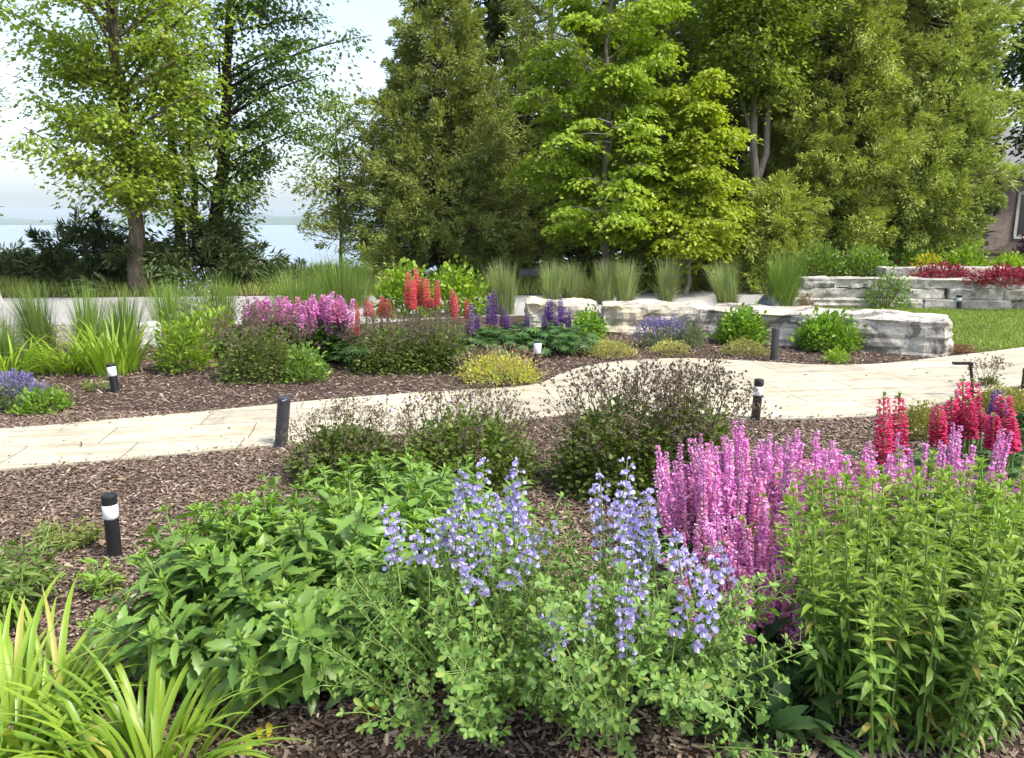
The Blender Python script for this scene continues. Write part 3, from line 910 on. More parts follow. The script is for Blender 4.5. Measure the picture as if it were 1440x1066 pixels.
decid('lakeside_tree', 'pale leaved tree reaching in from beyond the lakeside edge', X(-95, 19), 19,
      [(2.4, .8), (3.5, 1.7), (5.2, 1.85), (7.5, 1.2), (9, .5)], [(0, 0, -.1), (.05, 0, 3), (.1, 0, 9)], .18, 28, 7, 70, .105, M['maple_light'], M['bark'], 105, zmin=1.6)
decid('young_tree', 'sparse light green sapling against the lakeside flank of the cedar', X(478, 24), 24,
      [(1.6, .7), (2.8, 1.25), (4.4, 1.15), (5.6, .5)], [(0, 0, -.3), (.1, 0, 2), (.1, 0, 5.4)], .06, 22, 5, 44, .10, M['maple_light'], M['bark'], 106, zmin=1.2)
decid('maple_tree', 'bright green layered maple at the middle of the wood edge', X(848, 19), 19,
      [(1.35, .9), (1.75, 2.2), (2.6, 2.4), (4.0, 2.2), (5.8, 1.85), (8.0, 1.6), (10, .6)], [(0, 0, -.1), (.05, 0, 1.5), (.0, 0, 4), (.0, .0, 9.2)], .095,
      46, 9, 130, .098, M['maple_mid'], M['bark_pale'], 107, spread=.25, flat=.16, zmin=.7, droop=.35)
decid('young_maple', 'yellow green young maple with low spreading tiers beside the larger maple', X(962, 18.2), 18.2,
      [(1.15, .9), (1.45, 1.75), (2.0, 1.6), (2.9, 1.3), (4.0, .9), (5.2, .3)], [(0, 0, -.1), (.05, 0, 1.5), (.0, 0, 4.6)], .055,
      27, 9, 95, .092, M['maple_yellow'], M['bark_pale'], 108, spread=.21, flat=.13, zmin=.5, droop=.35)
forked = decid('forked_tree', 'pale trunked tree that forks in two above the young maple', X(1054, 20), 20,
      [(4.6, .6), (5.6, 1.5), (7.2, 2.2), (9.2, 1.6)], [(0, 0, -.1), (.02, 0, 2.7), (-.12, 0, 3.6), (-.2, 0, 5.2), (-.25, 0, 9)], .14,
      40, 8, 80, .10, M['maple_light'], M['bark_pale'], 109, spread=.34, zmin=4.0)
mbf = MB()
tube(mbf, [(.02, 0, 2.6), (.22, 0, 3.3), (.2, .02, 4.6), (.3, .05, 7.5)], [.1, .085, .07, .03], 8)
tube(mbf, [(-.14, 0, 3.7), (-.5, .05, 4.7), (-.75, 0, 5.5), (-.9, .1, 7)], [.05, .045, .035, .015], 7)
tube(mbf, [(-.75, 0, 5.5), (-.72, 0, 6.2), (-.6, 0, 7.2)], [.03, .025, .012], 6)
mbf.build('fork', M['bark_pale'], forked)

CP = lambda r, H: [(.25, r * .8), (.9, r), (H * .3, r * .95), (H * .55, r * .68), (H * .8, r * .36), (H, .05)]
cedar('cedar_tree', 'broad olive cedar with a pointed top beside the lake view', X(622, 23), 23, [(.3, 2.4), (1.2, 3.1), (3.2, 2.6), (5.2, 1.6), (7.2, .8), (9.2, .15)], 9.2, .2, 230, 6, 120, M['cedar'], M['bark'], 201, spread=.26)
cedar('cedar_tree', 'darker cedar squeezed between the two maples', X(945, 23), 23, [(.6, 1.4), (1.5, 1.9), (4, 1.8), (7, 1.5), (10.5, .2)], 10.5, .2, 150, 6, 110, M['cedar'], M['bark'], 202, spread=.26)
cedar('cedar_tree', 'dense green cedar directly behind the end of the stone wall', X(1150, 21), 21, [(.5, 1.6), (1.4, 2.1), (3.6, 2.15), (6, 1.9), (8.4, 1.3), (10.4, .2)], 10.4, .2, 220, 6, 120, M['cedar_green'], M['bark'], 203, spread=.25)
cedar('young_cedar', 'low young cedar hiding the foot of the forked tree', X(1082, 19), 19, [(.2, .8), (.9, 1.0), (1.8, .7), (2.6, .1)], 2.6, .07, 80, 5, 70, M['cedar_green'], M['bark'], 206, spread=.2)
cedar('cedar_tree', 'large olive cedar overhanging the brick house', X(1266, 22), 22, [(.5, 1.2), (1.3, 1.5), (2.3, 2.15), (3.6, 2.15), (5.6, 2.0), (7.6, 1.7), (9.6, .3)], 9.6, .22, 230, 6, 120, M['cedar'], M['bark'], 204, spread=.26)
cedar('cedar_tree', 'tall shaded cedar behind the bright green maple', X(770, 25.5), 25.5, CP(2.6, 12), 12, .2, 150, 5, 70, M['cedar'], M['bark'], 205, spread=.3)
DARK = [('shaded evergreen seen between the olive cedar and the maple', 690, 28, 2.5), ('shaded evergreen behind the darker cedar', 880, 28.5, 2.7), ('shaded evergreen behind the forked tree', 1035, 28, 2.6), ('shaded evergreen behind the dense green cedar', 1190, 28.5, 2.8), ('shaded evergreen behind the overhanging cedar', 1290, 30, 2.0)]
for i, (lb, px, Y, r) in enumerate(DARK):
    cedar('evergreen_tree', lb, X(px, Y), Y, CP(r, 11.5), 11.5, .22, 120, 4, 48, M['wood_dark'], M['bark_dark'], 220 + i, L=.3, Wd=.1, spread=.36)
decid('broadleaf_tree', 'dark green broadleaf tree above the house roof', X(1500, 27), 27, [(4.2, 1.2), (5.6, 2.3), (7.5, 2.7), (10, 1.6)], [(0, 0, -.1), (.1, 0, 4), (.2, 0, 9.5)], .25, 44, 7, 46, .19, M['maple_dark'], M['bark'], 110, spread=.4, zmin=3.2, off=(-1.7, 0))
decid('distant_tree', 'round distant tree seen low behind the house roof', X(1392, 48), 48, [(2.5, 2), (4, 3.2), (6, 2.8), (7.4, 1)], [(0, 0, 0), (0, 0, 3), (0, 0, 7)], .25, 34, 6, 40, .32, M['maple_mid'], M['bark'], 111, spread=.6, zmin=1.5)
# low dark spruces under the lakeside trees
SP = lambda r, h: [(.1, r), (h * .3, r * .95), (h * .6, r * .6), (h, .1)]
cedar('low_spruce', 'low spreading dark spruce under the light green tree', X(140, 21), 21, SP(2.1, 1.7), 1.6, .1, 40, 5, 55, M['spruce'], M['bark_dark'], 231, L=.2, Wd=.045, upright=-.1, cat='spruce', spread=.24)
cedar('low_spruce', 'low dark spruce at the foot of the leaning trunk', X(285, 19.7), 19.7, SP(2.3, 1.7), 1.5, .1, 44, 5, 55, M['spruce'], M['bark_dark'], 232, L=.2, Wd=.045, upright=-.1, cat='spruce', spread=.24)
cedar('low_spruce', 'flat dark juniper sprawling at the edge of the lakeside bank', X(10, 22), 22, SP(1.5, .75), .75, .08, 34, 5, 44, M['spruce'], M['bark_dark'], 233, L=.2, Wd=.045, upright=0, cat='spruce', spread=.22)

# ------------------------------------------------------------------ path lights
def lathe(mb, prof, sides=20, m=0, c=(0, 0, 0)):
    a = np.arange(sides) * 2 * math.pi / sides
    V = np.array([[(r * math.cos(t) + c[0], r * math.sin(t) + c[1], z + c[2]) for t in a] for r, z in prof])
    F = [(i * sides + j, i * sides + (j + 1) % sides, (i + 1) * sides + (j + 1) % sides, (i + 1) * sides + j) for i in range(len(prof) - 1) for j in range(sides)]
    mb.add(V.reshape(-1, 3), F, m)
def path_light(label, bx, by, ty, tilt=(0, 0), lens=True, wpx=24, mat='black', group='path lights', lf=.22, cf=.16):
    g = at(bx, by); h = zat(ty, g[1]); r = .84 * wpx * mpp(g[1], by) / 2
    L = thing('path_light', label, 'path light', (g[0], g[1], 0), 0, group)
    L.rotation_euler = (tilt[0], tilt[1], 0)
    cap = cf * h if lens else .12 * h
    ln = lf * h if lens else 0
    z1 = h - cap - ln
    mb = MB(); lathe(mb, [(r * 1.0, -.06), (r, 0), (r, z1 - .004), (r * .96, z1), (0, z1)]); p = mb.build('post', M[mat], L, False)
    if lens:
        mb = MB(); lathe(mb, [(r * .92, z1 - .001), (r * 1.08, z1 + .006), (r * 1.08, z1 + ln - .006), (r * .92, z1 + ln + .001)]); mb.build('lens', M['lens'], L, True)
    zc = z1 + ln
    mb = MB(); lathe(mb, [(0, zc), (r * 1.04, zc), (r * 1.06, zc + .004), (r * 1.06, h - .012), (r * .98, h - .003), (r * .8, h), (0, h)]); mb.build('cap', M[mat], L, False)
    mb = MB(); lathe(mb, [(r * 1.25, -.02), (r * 1.25, .008), (r * 1.02, .014)]); mb.build('base_collar', M[mat], p, False)
    return L
path_light('black path light with a white lens band on the bare mulch nearest the camera', 162, 783, 694, (0, 0), True, 23)
path_light('leaning black path light with no lens showing, at the near edge of the path', 395, 628, 557, (0, R(7)), False, 21, 'charcoal')
path_light('short path light with a white lens before the daylilies beyond the path', 163, 552, 511, (0, R(-5)), True, 13, lf=.32, cf=.1)
path_light('small path light with a square white head beside the yellow bush', 754, 517, 480, (0, R(3)), True, 12, lf=.4, cf=.05)
path_light('black path light with a white lens band at the wide bend of the path', 1062, 592, 533, (0, R(2)), True, 15)
path_light('dark grey path light standing between two round green shrubs', 1088, 507, 461, (0, 0), False, 12, 'charcoal')
path_light('small path light with a pale top at the foot of the limestone wall', 1347, 437, 415, (0, 0), True, 8)
path_light('dark path light cut off at the very edge beside the lupines', 1440, 566, 518, (0, 0), False, 15)
def hooked_light():
    g = at(1364, 560); h = zat(510, g[1]); s = mpp(g[1], 520)
    L = thing('hooked_light', 'black path light with a flat sideways arm behind the red lupines', 'path light', (g[0], g[1], 0))
    mb = MB(); tube(mb, [(.01, 0, -.05), (0, 0, h * .5), (-5 * s, 0, h - .012)], [.014] * 3, 8); mb.build('post', M['black'], L)
    mb = MB(); box(mb, (-5 * s - 11 * s, 0, h - .006), (26 * s, .05, .022)); mb.build('lamp_head', M['black'], L, False)
hooked_light()

# ------------------------------------------------------------------ building blocks for plants
def lpos(px, py): g = at(px, py); return (g[0], g[1], 0)
def dome(rg, n, rx, ry, h, inner=.5, low=0.0):
    d = rnd_dirs(rg, n); d[:, 2] = np.abs(d[:, 2])
    rr = (inner + (1 - inner) * rg.uniform(size=n) ** .6) * (1 + .12 * rg.normal(size=n))
    lump = np.array([1 + .16 * mnoise.noise(Vector(v * 2.3) + Vector((n * .01, rx * 9, 0))) for v in d])
    P = d * (rr * lump)[:, None] * (rx, ry, h)
    P[:, 2] = P[:, 2] + low
    return P, d
def shrub(name, label, cat, bx, by, wpx, ty, mat, leafL, leafW, n, seed, tpl=T_RHOMB, inner=.55, up=.3, droop=.1, depth=1.0, group=None, stem='stem', nstem=14, low=.02, extra=None, spread=0, stems=True, deep=0.0):
    """a leafy mound: twigs (part) and foliage (part) on an empty; by is the front edge of its base"""
    rg = np.random.default_rng(seed)
    g = at(bx, by); r = wpx / 2 * mpp(g[1], by); Y = g[1] + r * depth * .8
    x = g[0] * Y / g[1]
    h = zat(ty, Y)
    root = thing(name, label, cat, (x, Y, 0), 0, group)
    P, d = dome(rg, n, r, r * depth, h * .93, inner, low)
    D = d + rg.normal(size=(n, 3)) * .55; D[:, 2] += up
    N = rnd_dirs(rg, n, 1.0)
    L = leafL * rg.uniform(.6, 1.3, n)
    mb = MB(); leaves(mb, P, D, N, L, L * (leafW / leafL) * rg.uniform(.8, 1.2, n), tpl, droop)
    mb.build('foliage', mat, root)
    if stems:
        mb = MB()
        for i in range(nstem):
            dd = rnd_dirs(rg, 1, .9)[0]; dd[2] = abs(dd[2])
            e = dd * (r, r * depth, h) * .85
            tube(mb, bez((0, 0, -.02), e * (.45, .45, .6), e, 5), np.linspace(.012, .004, 5) * min(2.0, .5 + r), 4, cap=False)
        mb.build(stem, M['stem_brown'] if stem == 'twigs' else M['stem'], root)
    return root, x, Y, r, h

# ---- tall toothed-leaf perennial (thing > leafy_stem copies)
def v_daisy(seed):
    rg = np.random.default_rng(seed); mb = MB()
    H = rg.uniform(.44, .52); b = rg.normal(0, .03, 2)
    pts = np.array([(b[0] * t * t * 2, b[1] * t * t * 2, H * t) for t in np.linspace(0, 1, 7)]); tube(mb, pts, np.linspace(.006, .0035, 7), 5, 1)
    n = 25; t = np.linspace(.14, .95, n) + rg.normal(0, .01, n); az = np.arange(n) * 2.4 + rg.normal(0, .25, n)
    P = np.column_stack([np.interp(t, np.linspace(0, 1, 7), pts[:, 0]), np.interp(t, np.linspace(0, 1, 7), pts[:, 1]), t * H])
    el = rg.normal(.55, .22, n) - .35 * (1 - t)
    D = np.column_stack([np.cos(az) * np.cos(el), np.sin(az) * np.cos(el), np.sin(el)])
    L = np.interp(t, [.1, .5, .95], [.115, .13, .085]) * rg.uniform(.8, 1.2, n)
    leaves(mb, P, D, np.array([0, 0, 1.0]) + rg.normal(size=(n, 3)) * .22, L, L * rg.uniform(.29, .38, n), T_SERR, rg.uniform(.1, .55, n), 0)
    n = 7; az = np.arange(n) * 2.4; el = rg.uniform(.5, 1.2, n)
    D = np.column_stack([np.cos(az) * np.cos(el), np.sin(az) * np.cos(el), np.sin(el)])
    leaves(mb, np.tile(pts[-1], (n, 1)) - (0, 0, .01), D, np.tile((0, 0, 1.), (n, 1)) + rg.normal(size=(n, 3)) * .2, rg.uniform(.03, .055, n), .014, T_LANCE, .3, 2)
    blobs(mb, [pts[-1] + (0, 0, .012)], .008, .8, 2)
    return mb.mesh('leafy_stem', [M['daisy'], M['stem'], M['daisy_young']])
DAISY = [v_daisy(i) for i in range(6)]
def v_phlox(seed):
    rg = np.random.default_rng(seed); mb = MB()
    H = rg.uniform(.62, .72); b = rg.normal(0, .025, 2)
    tt = np.linspace(0, 1, 8)
    pts = np.column_stack([b[0] * tt ** 2, b[1] * tt ** 2, H * tt]); tube(mb, pts, np.linspace(.0048, .0028, 8), 5, 1)
    k = 18; t = np.linspace(.08, .97, k)
    for j in range(k):
        a0 = j * 1.5708 + rg.normal(0, .25)
        az = np.array([a0, a0 + math.pi]) + rg.normal(0, .15, 2)
        el = rg.normal(.35, .18, 2) + (.35 if t[j] > .8 else -.25 * (1 - t[j]))
        D = np.column_stack([np.cos(az) * np.cos(el), np.sin(az) * np.cos(el), np.sin(el)])
        L = np.interp(t[j], [.1, .45, .85, 1], [.055, .08, .066, .038]) * rg.uniform(.8, 1.2, 2)
        p = np.array([np.interp(t[j], tt, pts[:, i]) for i in range(3)])
        leaves(mb, np.tile(p, (2, 1)), D, np.tile((0, 0, 1.), (2, 1)) + rg.normal(size=(2, 3)) * .2, L, L * rg.uniform(.27, .36, 2), T_LANCE, rg.uniform(.25, .7, 2), 2 if t[j] > .72 else 0)
        if rg.uniform() < .5 and t[j] > .3:      # axil shoots
            n = 4; az = rg.uniform(0, 6.28, n); el = rg.uniform(.2, 1.1, n)
            D = np.column_stack([np.cos(az) * np.cos(el), np.sin(az) * np.cos(el), np.sin(el)])
            leaves(mb, np.tile(p, (n, 1)), D, rnd_dirs(rg, n, 1), rg.uniform(.02, .04, n), .009, T_RHOMB, .2, 2 if t[j] > .65 else 0)
    n = 8; az = np.arange(n) * 2.4; el = rg.uniform(.5, 1.3, n)
    D = np.column_stack([np.cos(az) * np.cos(el), np.sin(az) * np.cos(el), np.sin(el)])
    leaves(mb, np.tile(pts[-1], (n, 1)), D, rnd_dirs(rg, n, 1), rg.uniform(.02, .045, n), .011, T_LANCE, .15, 2)
    return mb.mesh('leafy_stem', [M['phlox'], M['phlox_stem'], M['phlox_young']])
PHLOX = [v_phlox(i + 40) for i in range(7)]

def clump(name, label, cat, x, y, rx, ry, variants, part, n, seed, lean=.5, smin=.75, smax=1.08, edge=.75, sink=0.0, group=None, root=None, sz=1.0):
    """n copies of a stem, thick on the ground, upright at the heart and leaning at the rim"""
    rg = np.random.default_rng(seed)
    if root is None:
        root = thing(name, label, cat, (x, y, 0), 0, group)
    for i in range(n):
        rr = math.sqrt((i + .5) / n); a = i * 2.399963 + rg.normal(0, .2)
        px, py = rr * rx * .72 * math.cos(a), rr * ry * .72 * math.sin(a)
        s = rg.uniform(smin, smax) * (1 - (1 - edge) * rr ** 2) * sz
        tl = lean * rr * rg.uniform(.5, 1.3) + rg.normal(0, .09)
        ax = Matrix.Rotation(tl, 4, Vector((-math.sin(a), math.cos(a), 0))) @ Matrix.Rotation(rg.uniform(0, 6.28), 4, 'Z')
        inst(part, variants[int(rg.integers(len(variants)))], root, (px, py, -sink), ax.to_euler(), (s, s, s))
    return root

clump('leafy_perennial', 'wide mound of dark toothed leaves between the nearest path light and the blue flowers', 'perennial', -.72, 2.78, .56, .48, DAISY, 'leafy_stem', 100, 301, .6, edge=.97, sz=1.14)
clump('leafy_perennial', 'outer part of the toothed leaf mound, spilling onto the mulch beside the daylilies', 'perennial', -.93, 2.68, .32, .38, DAISY, 'leafy_stem', 75, 308, .5, edge=.98, sz=1.06)
clump('leafy_perennial', 'toothed leaf perennial tucked against the stems of the blue flowered plant', 'perennial', -.36, 2.85, .40, .40, DAISY, 'leafy_stem', 50, 302, .55, edge=.9)
clump('leafy_perennial', 'brighter toothed leaf perennial at the back, below the wispy cranesbill', 'perennial', -.55, 3.62, .58, .36, DAISY, 'leafy_stem', 70, 303, .5, edge=.9, sz=.95)
clump('tall_perennial', 'tall clump of lance leaved stems filling the corner in front of the lupines', 'perennial', 1.30, 2.35, .42, .38, PHLOX, 'leafy_stem', 100, 304, .26, .78, 1.08, .93)
clump('tall_perennial', 'lance leaved clump standing behind the corner clump and under the pink spikes', 'perennial', 1.52, 2.92, .52, .34, PHLOX, 'leafy_stem', 100, 305, .3, .76, 1.0, .92)
clump('tall_perennial', 'lance leaved clump at the edge of the picture beyond the corner clump', 'perennial', 1.86, 2.55, .34, .42, PHLOX, 'leafy_stem', 80, 306, .2, .9, 1.04, .95)

# ---- broad dark leaves at the foot of the pink spikes
def v_basal(seed, mat, L0=.2, W=.42, n=11):
    rg = np.random.default_rng(seed); mb = MB()
    az = np.arange(n) * 2.4 + rg.normal(0, .2, n); el = rg.uniform(.35, 1.15, n)
    D = np.column_stack([np.cos(az) * np.cos(el), np.sin(az) * np.cos(el), np.sin(el)])
    for i in range(n):
        tube(mb, [(0, 0, 0), D[i] * .06, D[i] * .11 + (0, 0, .01)], [.004, .003, .0025], 4, 0, False)
    L = L0 * rg.uniform(.7, 1.2, n)
    leaves(mb, D * .1, D, np.array([0, 0, 1.0]) + rg.normal(size=(n, 3)) * .25, L, L * W, T_SERR, rg.uniform(.25, .7, n))
    return mb.mesh('leaf_rosette', mat)
BASAL = [v_basal(i, M['dark_leaf'], .135, .42, 13) for i in range(3)]

# ---- pink spikes
def v_spike(seed, mats, H=.26, r=.0145, n=185, taper=.62, petal=.0125):
    rg = np.random.default_rng(seed); mb = MB()
    b = rg.normal(0, .02, 2); tt = np.linspace(0, 1, 6)
    full = H + .3
    pts = np.column_stack([b[0] * tt ** 2, b[1] * tt ** 2, full * tt]); tube(mb, pts, np.linspace(.003, .0015, 6), 4, 0, False)
    t = rg.uniform(0, 1, n) ** .9
    a = rg.uniform(0, 6.28, n); rr = r * (1 - taper * t) * rg.uniform(.8, 1.5, n)
    z = .3 + H * t; s = z / full
    P = np.column_stack([b[0] * s ** 2 + np.cos(a) * rr * .5, b[1] * s ** 2 + np.sin(a) * rr * .5, z])
    D = np.column_stack([np.cos(a), np.sin(a), rg.uniform(-.3, .8, n)])
    sz = petal * (1 - .45 * t) * rg.uniform(.7, 1.3, n)
    leaves(mb, P, D, rnd_dirs(rg, n, .8), sz * 1.5, sz, T_OVAL, .2, 1)
    k = n // 2
    leaves(mb, P[:k], D[:k] + (0, 0, -.8), rnd_dirs(rg, k, .8), sz[:k] * 1.3, sz[:k] * .9, T_OVAL, .3, 1)
    # whorls of small leaves under the flowers
    m = 12; a = rg.uniform(0, 6.28, m); z = rg.uniform(.02, .3, m)
    P = np.column_stack([np.zeros(m), np.zeros(m), z]); D = np.column_stack([np.cos(a), np.sin(a), rg.uniform(.1, .7, m)])
    leaves(mb, P, D, rnd_dirs(rg, m, 1.5), rg.uniform(.04, .07, m), .016, T_LANCE, .4, 2)
    return mb.mesh('flower_spike', mats)
PINK = [v_spike(i + 60, [M['stem'], M['pink'], M['dark_leaf']], H=.20 + .035 * i) for i in range(5)]
PINKW = [v_spike(i + 70, [M['stem'], M['pink_warm'], M['dark_leaf']], H=.2 + .04 * i) for i in range(3)]
def pink_clump(label, x, y, rx, ry, n, seed, hmin, hmax, basal=26, warm=.25, lean=.22, front=0.0):
    rg = np.random.default_rng(seed)
    root = thing('spike_perennial', label, 'flowers', (x, y, 0))
    for i in range(n):
        rr = math.sqrt((i + .5) / n); a = i * 2.399963 + rg.normal(0, .25)
        px, py = rr * rx * math.cos(a), rr * ry * math.sin(a)
        me = PINKW[int(rg.integers(3))] if rg.uniform() < warm else PINK[int(rg.integers(5))]
        h = rg.uniform(hmin, hmax) * (1 - .2 * rr ** 2) - (front * max(0, -py / ry) if py < 0 else 0)
        s = rg.uniform(.75, 1.2)
        tl = lean * rr * rg.uniform(.5, 1.3) + rg.normal(0, .085)
        ax = Matrix.Rotation(tl, 4, Vector((-math.sin(a), math.cos(a), 0))) @ Matrix.Rotation(rg.uniform(0, 6.28), 4, 'Z')
        inst('flower_spike', me, root, (px, py, h - .5), ax.to_euler(), (s, s, 1))
    for i in range(basal):
        rr = math.sqrt((i + .5) / basal); a = i * 2.399963
        s = rg.uniform(.7, 1.1)
        inst('leaf_rosette', BASAL[i % 3], root, (rr * rx * math.cos(a) * 1.02, rr * ry * math.sin(a) * 1.02, 0), (rg.normal(0, .15), rg.normal(0, .15), rg.uniform(0, 6.28)), (s, s, s))
    return root
pink_clump('dense stand of pink flower spikes between the blue flowers and the tall leafy clump', 1.08, 3.12, .33, .46, 99, 401, .40, .58, 26, .3, .28, .2)
pink_clump('pink flower spikes at the back of the stand, against the bare mulch', 1.18, 3.60, .42, .3, 95, 402, .40, .56, 12, .15)
pink_clump('pink flower spikes rising between the stand and the lance leaved clump', 1.44, 3.32, .28, .3, 70, 404, .42, .57, 10, .1)
pink_clump('low front row of pink spikes in the shade behind the blue false indigo', .97, 2.78, .22, .2, 56, 405, .30, .42, 8, .4, .2, .05)
pink_clump('sparser mauve pink spikes rising behind the tall leafy clump below the lupines', 2.12, 3.66, .54, .26, 48, 403, .40, .55, 10, .05)

# low dark foliage in the shade under the spikes
def basal_clump(label, x, y, rx, ry, n, seed, s0=.9, mats=None, name='basal_perennial'):
    rg = np.random.default_rng(seed); root = thing(name, label, 'plant', (x, y, 0))
    for i in range(n):
        rr = math.sqrt((i + .5) / n); a = i * 2.399963; s = s0 * rg.uniform(.7, 1.15)
        inst('leaf_rosette', BASAL[i % 3], root, (rr * rx * math.cos(a), rr * ry * math.sin(a), 0), (rg.normal(0, .2), rg.normal(0, .2), rg.uniform(0, 6.28)), (s, s, s))
    return root
basal_clump('low dark broad leaved plant in the shade beneath the pink spikes', .80, 2.42, .24, .26, 18, 411)

# ---- blue flowered false indigo
def v_branch(seed):
    rg = np.random.default_rng(seed); mb = MB()
    H = .34; tt = np.linspace(0, 1, 6); b = rg.normal(0, .05, 2)
    pts = np.column_stack([b[0] * tt ** 1.5, b[1] * tt ** 1.5, H * tt]); tube(mb, pts, np.linspace(.004, .0018, 6), 4, 1)
    k = 22; t = np.linspace(.06, 1, k)
    for j in range(k):
        az = j * 2.4 + rg.normal(0, .3); el = rg.uniform(.2, .9)
        d = np.array([math.cos(az) * math.cos(el), math.sin(az) * math.cos(el), math.sin(el)])
        p = np.array([np.interp(t[j], tt, pts[:, i]) for i in range(3)])
        q = p + d * rg.uniform(.02, .05)
        tube(mb, [p, (p + q) / 2, q], .0014, 3, 1, False)
        s = np.array([-d[1], d[0], 0]); s /= np.linalg.norm(s)
        D = np.array([d, d * .45 + s * .8, d * .45 - s * .8]) + rg.normal(size=(3, 3)) * .12
        L = np.array([.025, .022, .022]) * rg.uniform(.75, 1.25)
        leaves(mb, np.tile(q, (3, 1)), D, np.tile((0, 0, 1.), (3, 1)) + rg.normal(size=(3, 3)) * .3, L, L * .52, T_OVAL, .15, 0)
    return mb.mesh('leafy_branch', [M['baptisia'], M['phlox_stem']])
BRANCH = [v_branch(i + 80) for i in range(5)]
def v_pea(seed, H, n):
    """a raceme of pea flowers, well spaced on a thin stem"""
    rg = np.random.default_rng(seed); mb = MB()
    tt = np.linspace(0, 1, 6); b = rg.normal(0, .03, 2)
    full = H + .16
    pts = np.column_stack([b[0] * tt ** 1.5, b[1] * tt ** 1.5, full * tt]); tube(mb, pts, np.linspace(.0032, .0014, 6), 4, 0)
    for j in range(n):
        t = (j + rg.uniform(.2, .8)) / n; z = .16 + H * t; s = z / full
        az = j * 2.1 + rg.normal(0, .35)
        o = np.array([math.cos(az), math.sin(az), 0]); sd = np.array([-o[1], o[0], 0])
        p = np.array([b[0] * s ** 1.5, b[1] * s ** 1.5, z]); q = p + o * .014 + (0, 0, .003)
        k = .0134 * (1.08 - .42 * t) * rg.uniform(.85, 1.15)
        # banner: two rounded halves standing up and folded back
        D = np.array([o * .1 + sd * .7 + (0, 0, .9), o * .1 - sd * .7 + (0, 0, .9)])
        leaves(mb, [q, q], D, [o + sd * .5, o - sd * .5], k * 1.25, k * 1.25, T_OVAL, -.1, 1)
        # wings and keel pushed forward
        D = np.array([o + sd * .35 - (0, 0, .25), o - sd * .35 - (0, 0, .25), o * 1.0 - (0, 0, .45)])
        leaves(mb, [q, q, q], D, [sd + (0, 0, .4), -sd + (0, 0, .4), (0, 0, 1)], k * 1.3, k * .95, T_OVAL, .1, 2)
        blobs(mb, [p + o * .009], .0045, 1, 3)
    m = 5; blobs(mb, pts[-1] + rg.normal(size=(m, 3)) * .004 + (0, 0, .004), .004, 1.2, 1)
    return mb.mesh('flower_spike', [M['phlox_stem'], M['lavender'], M['lavender_pale'], M['greygreen']])
PEA = {h: [v_pea(90 + i + int(h * 100), h, int(h * 78) + 2) for i in range(3)] for h in (.10, .16, .22)}
def baptisia(label, x, y, rx, ry, H, nb, spikes, seed, ystem):
    rg = np.random.default_rng(seed)
    root = thing('blue_false_indigo', label, 'flowers', (x, y, 0))
    # main stems from one crown
    for i in range(9):
        a = i * 2.4 + .4; rr = math.sqrt((i + .5) / 9)
        e = np.array([rr * rx * .9 * math.cos(a), rr * ry * .9 * math.sin(a), H * rg.uniform(.55, .75)])
        mb = MB(); tube(mb, bez((rg.normal(0, .04), rg.normal(0, .04), -.02), e * (.35, .35, .5), e, 8), np.linspace(.0085, .004, 8), 6)
        mb.build('stem', M['phlox_stem'], root)
    for i in range(nb):
        rr = math.sqrt((i + .5) / nb); a = i * 2.399963 + rg.normal(0, .3)
        z = H * rg.uniform(.12, .6) * (1 - .15 * rr)
        s = rg.uniform(.75, 1.15); tl = (.15 + .75 * rr) * rg.uniform(.6, 1.2)
        ax = Matrix.Rotation(tl, 4, Vector((-math.sin(a), math.cos(a), 0))) @ Matrix.Rotation(rg.uniform(0, 6.28), 4, 'Z')
        inst('leafy_branch', BRANCH[int(rg.integers(5))], root, (rr * rx * .8 * math.cos(a), rr * ry * .8 * math.sin(a), z), ax.to_euler(), (s, s, s))
    for (bx, by, tx, ty, dy) in spikes:
        Y = y + dy
        B, Tp = Vector(aty(bx, by, Y)), Vector(aty(tx, ty, Y + rg.normal(0, .02)))
        d = (Tp - B); Ln = d.length
        h = min(PEA, key=lambda k: abs(k - Ln)); s = Ln / h
        q = d.to_track_quat('Z', 'Y').to_matrix().to_4x4() @ Matrix.Rotation(rg.uniform(0, 6.28), 4, 'Z')
        o = B - d.normalized() * .16 * s
        sx = min(1.25, max(.9, s))
        inst('flower_spike', PEA[h][int(rg.integers(3))], root, (o.x - x, o.y - y, o.z), q.to_euler(), (sx, sx, s))
    return root
baptisia('blue false indigo with lavender pea flowers, fuller plant beside the toothed leaf mound', -.10, 2.22, .40, .34, .74, 92,
         [(552, 795, 565, 712, 0), (612, 765, 618, 686, .05), (628, 800, 612, 745, .02), (665, 760, 672, 650, .12), (690, 815, 668, 735, .05), (716, 790, 700, 700, .05), (732, 745, 735, 645, .15), (742, 800, 722, 742, 0), (655, 830, 636, 765, -.13), (690, 830, 706, 770, -.15), (745, 775, 762, 735, .1), (640, 790, 655, 715, .05), (680, 790, 690, 715, .1), (700, 850, 690, 800, -.2), (600, 800, 596, 735, 0), (560, 760, 558, 715, .05), (585, 790, 580, 740, .1), (720, 730, 715, 660, .15), (752, 760, 748, 690, .2), (660, 700, 655, 655, .2)], 501, 0)
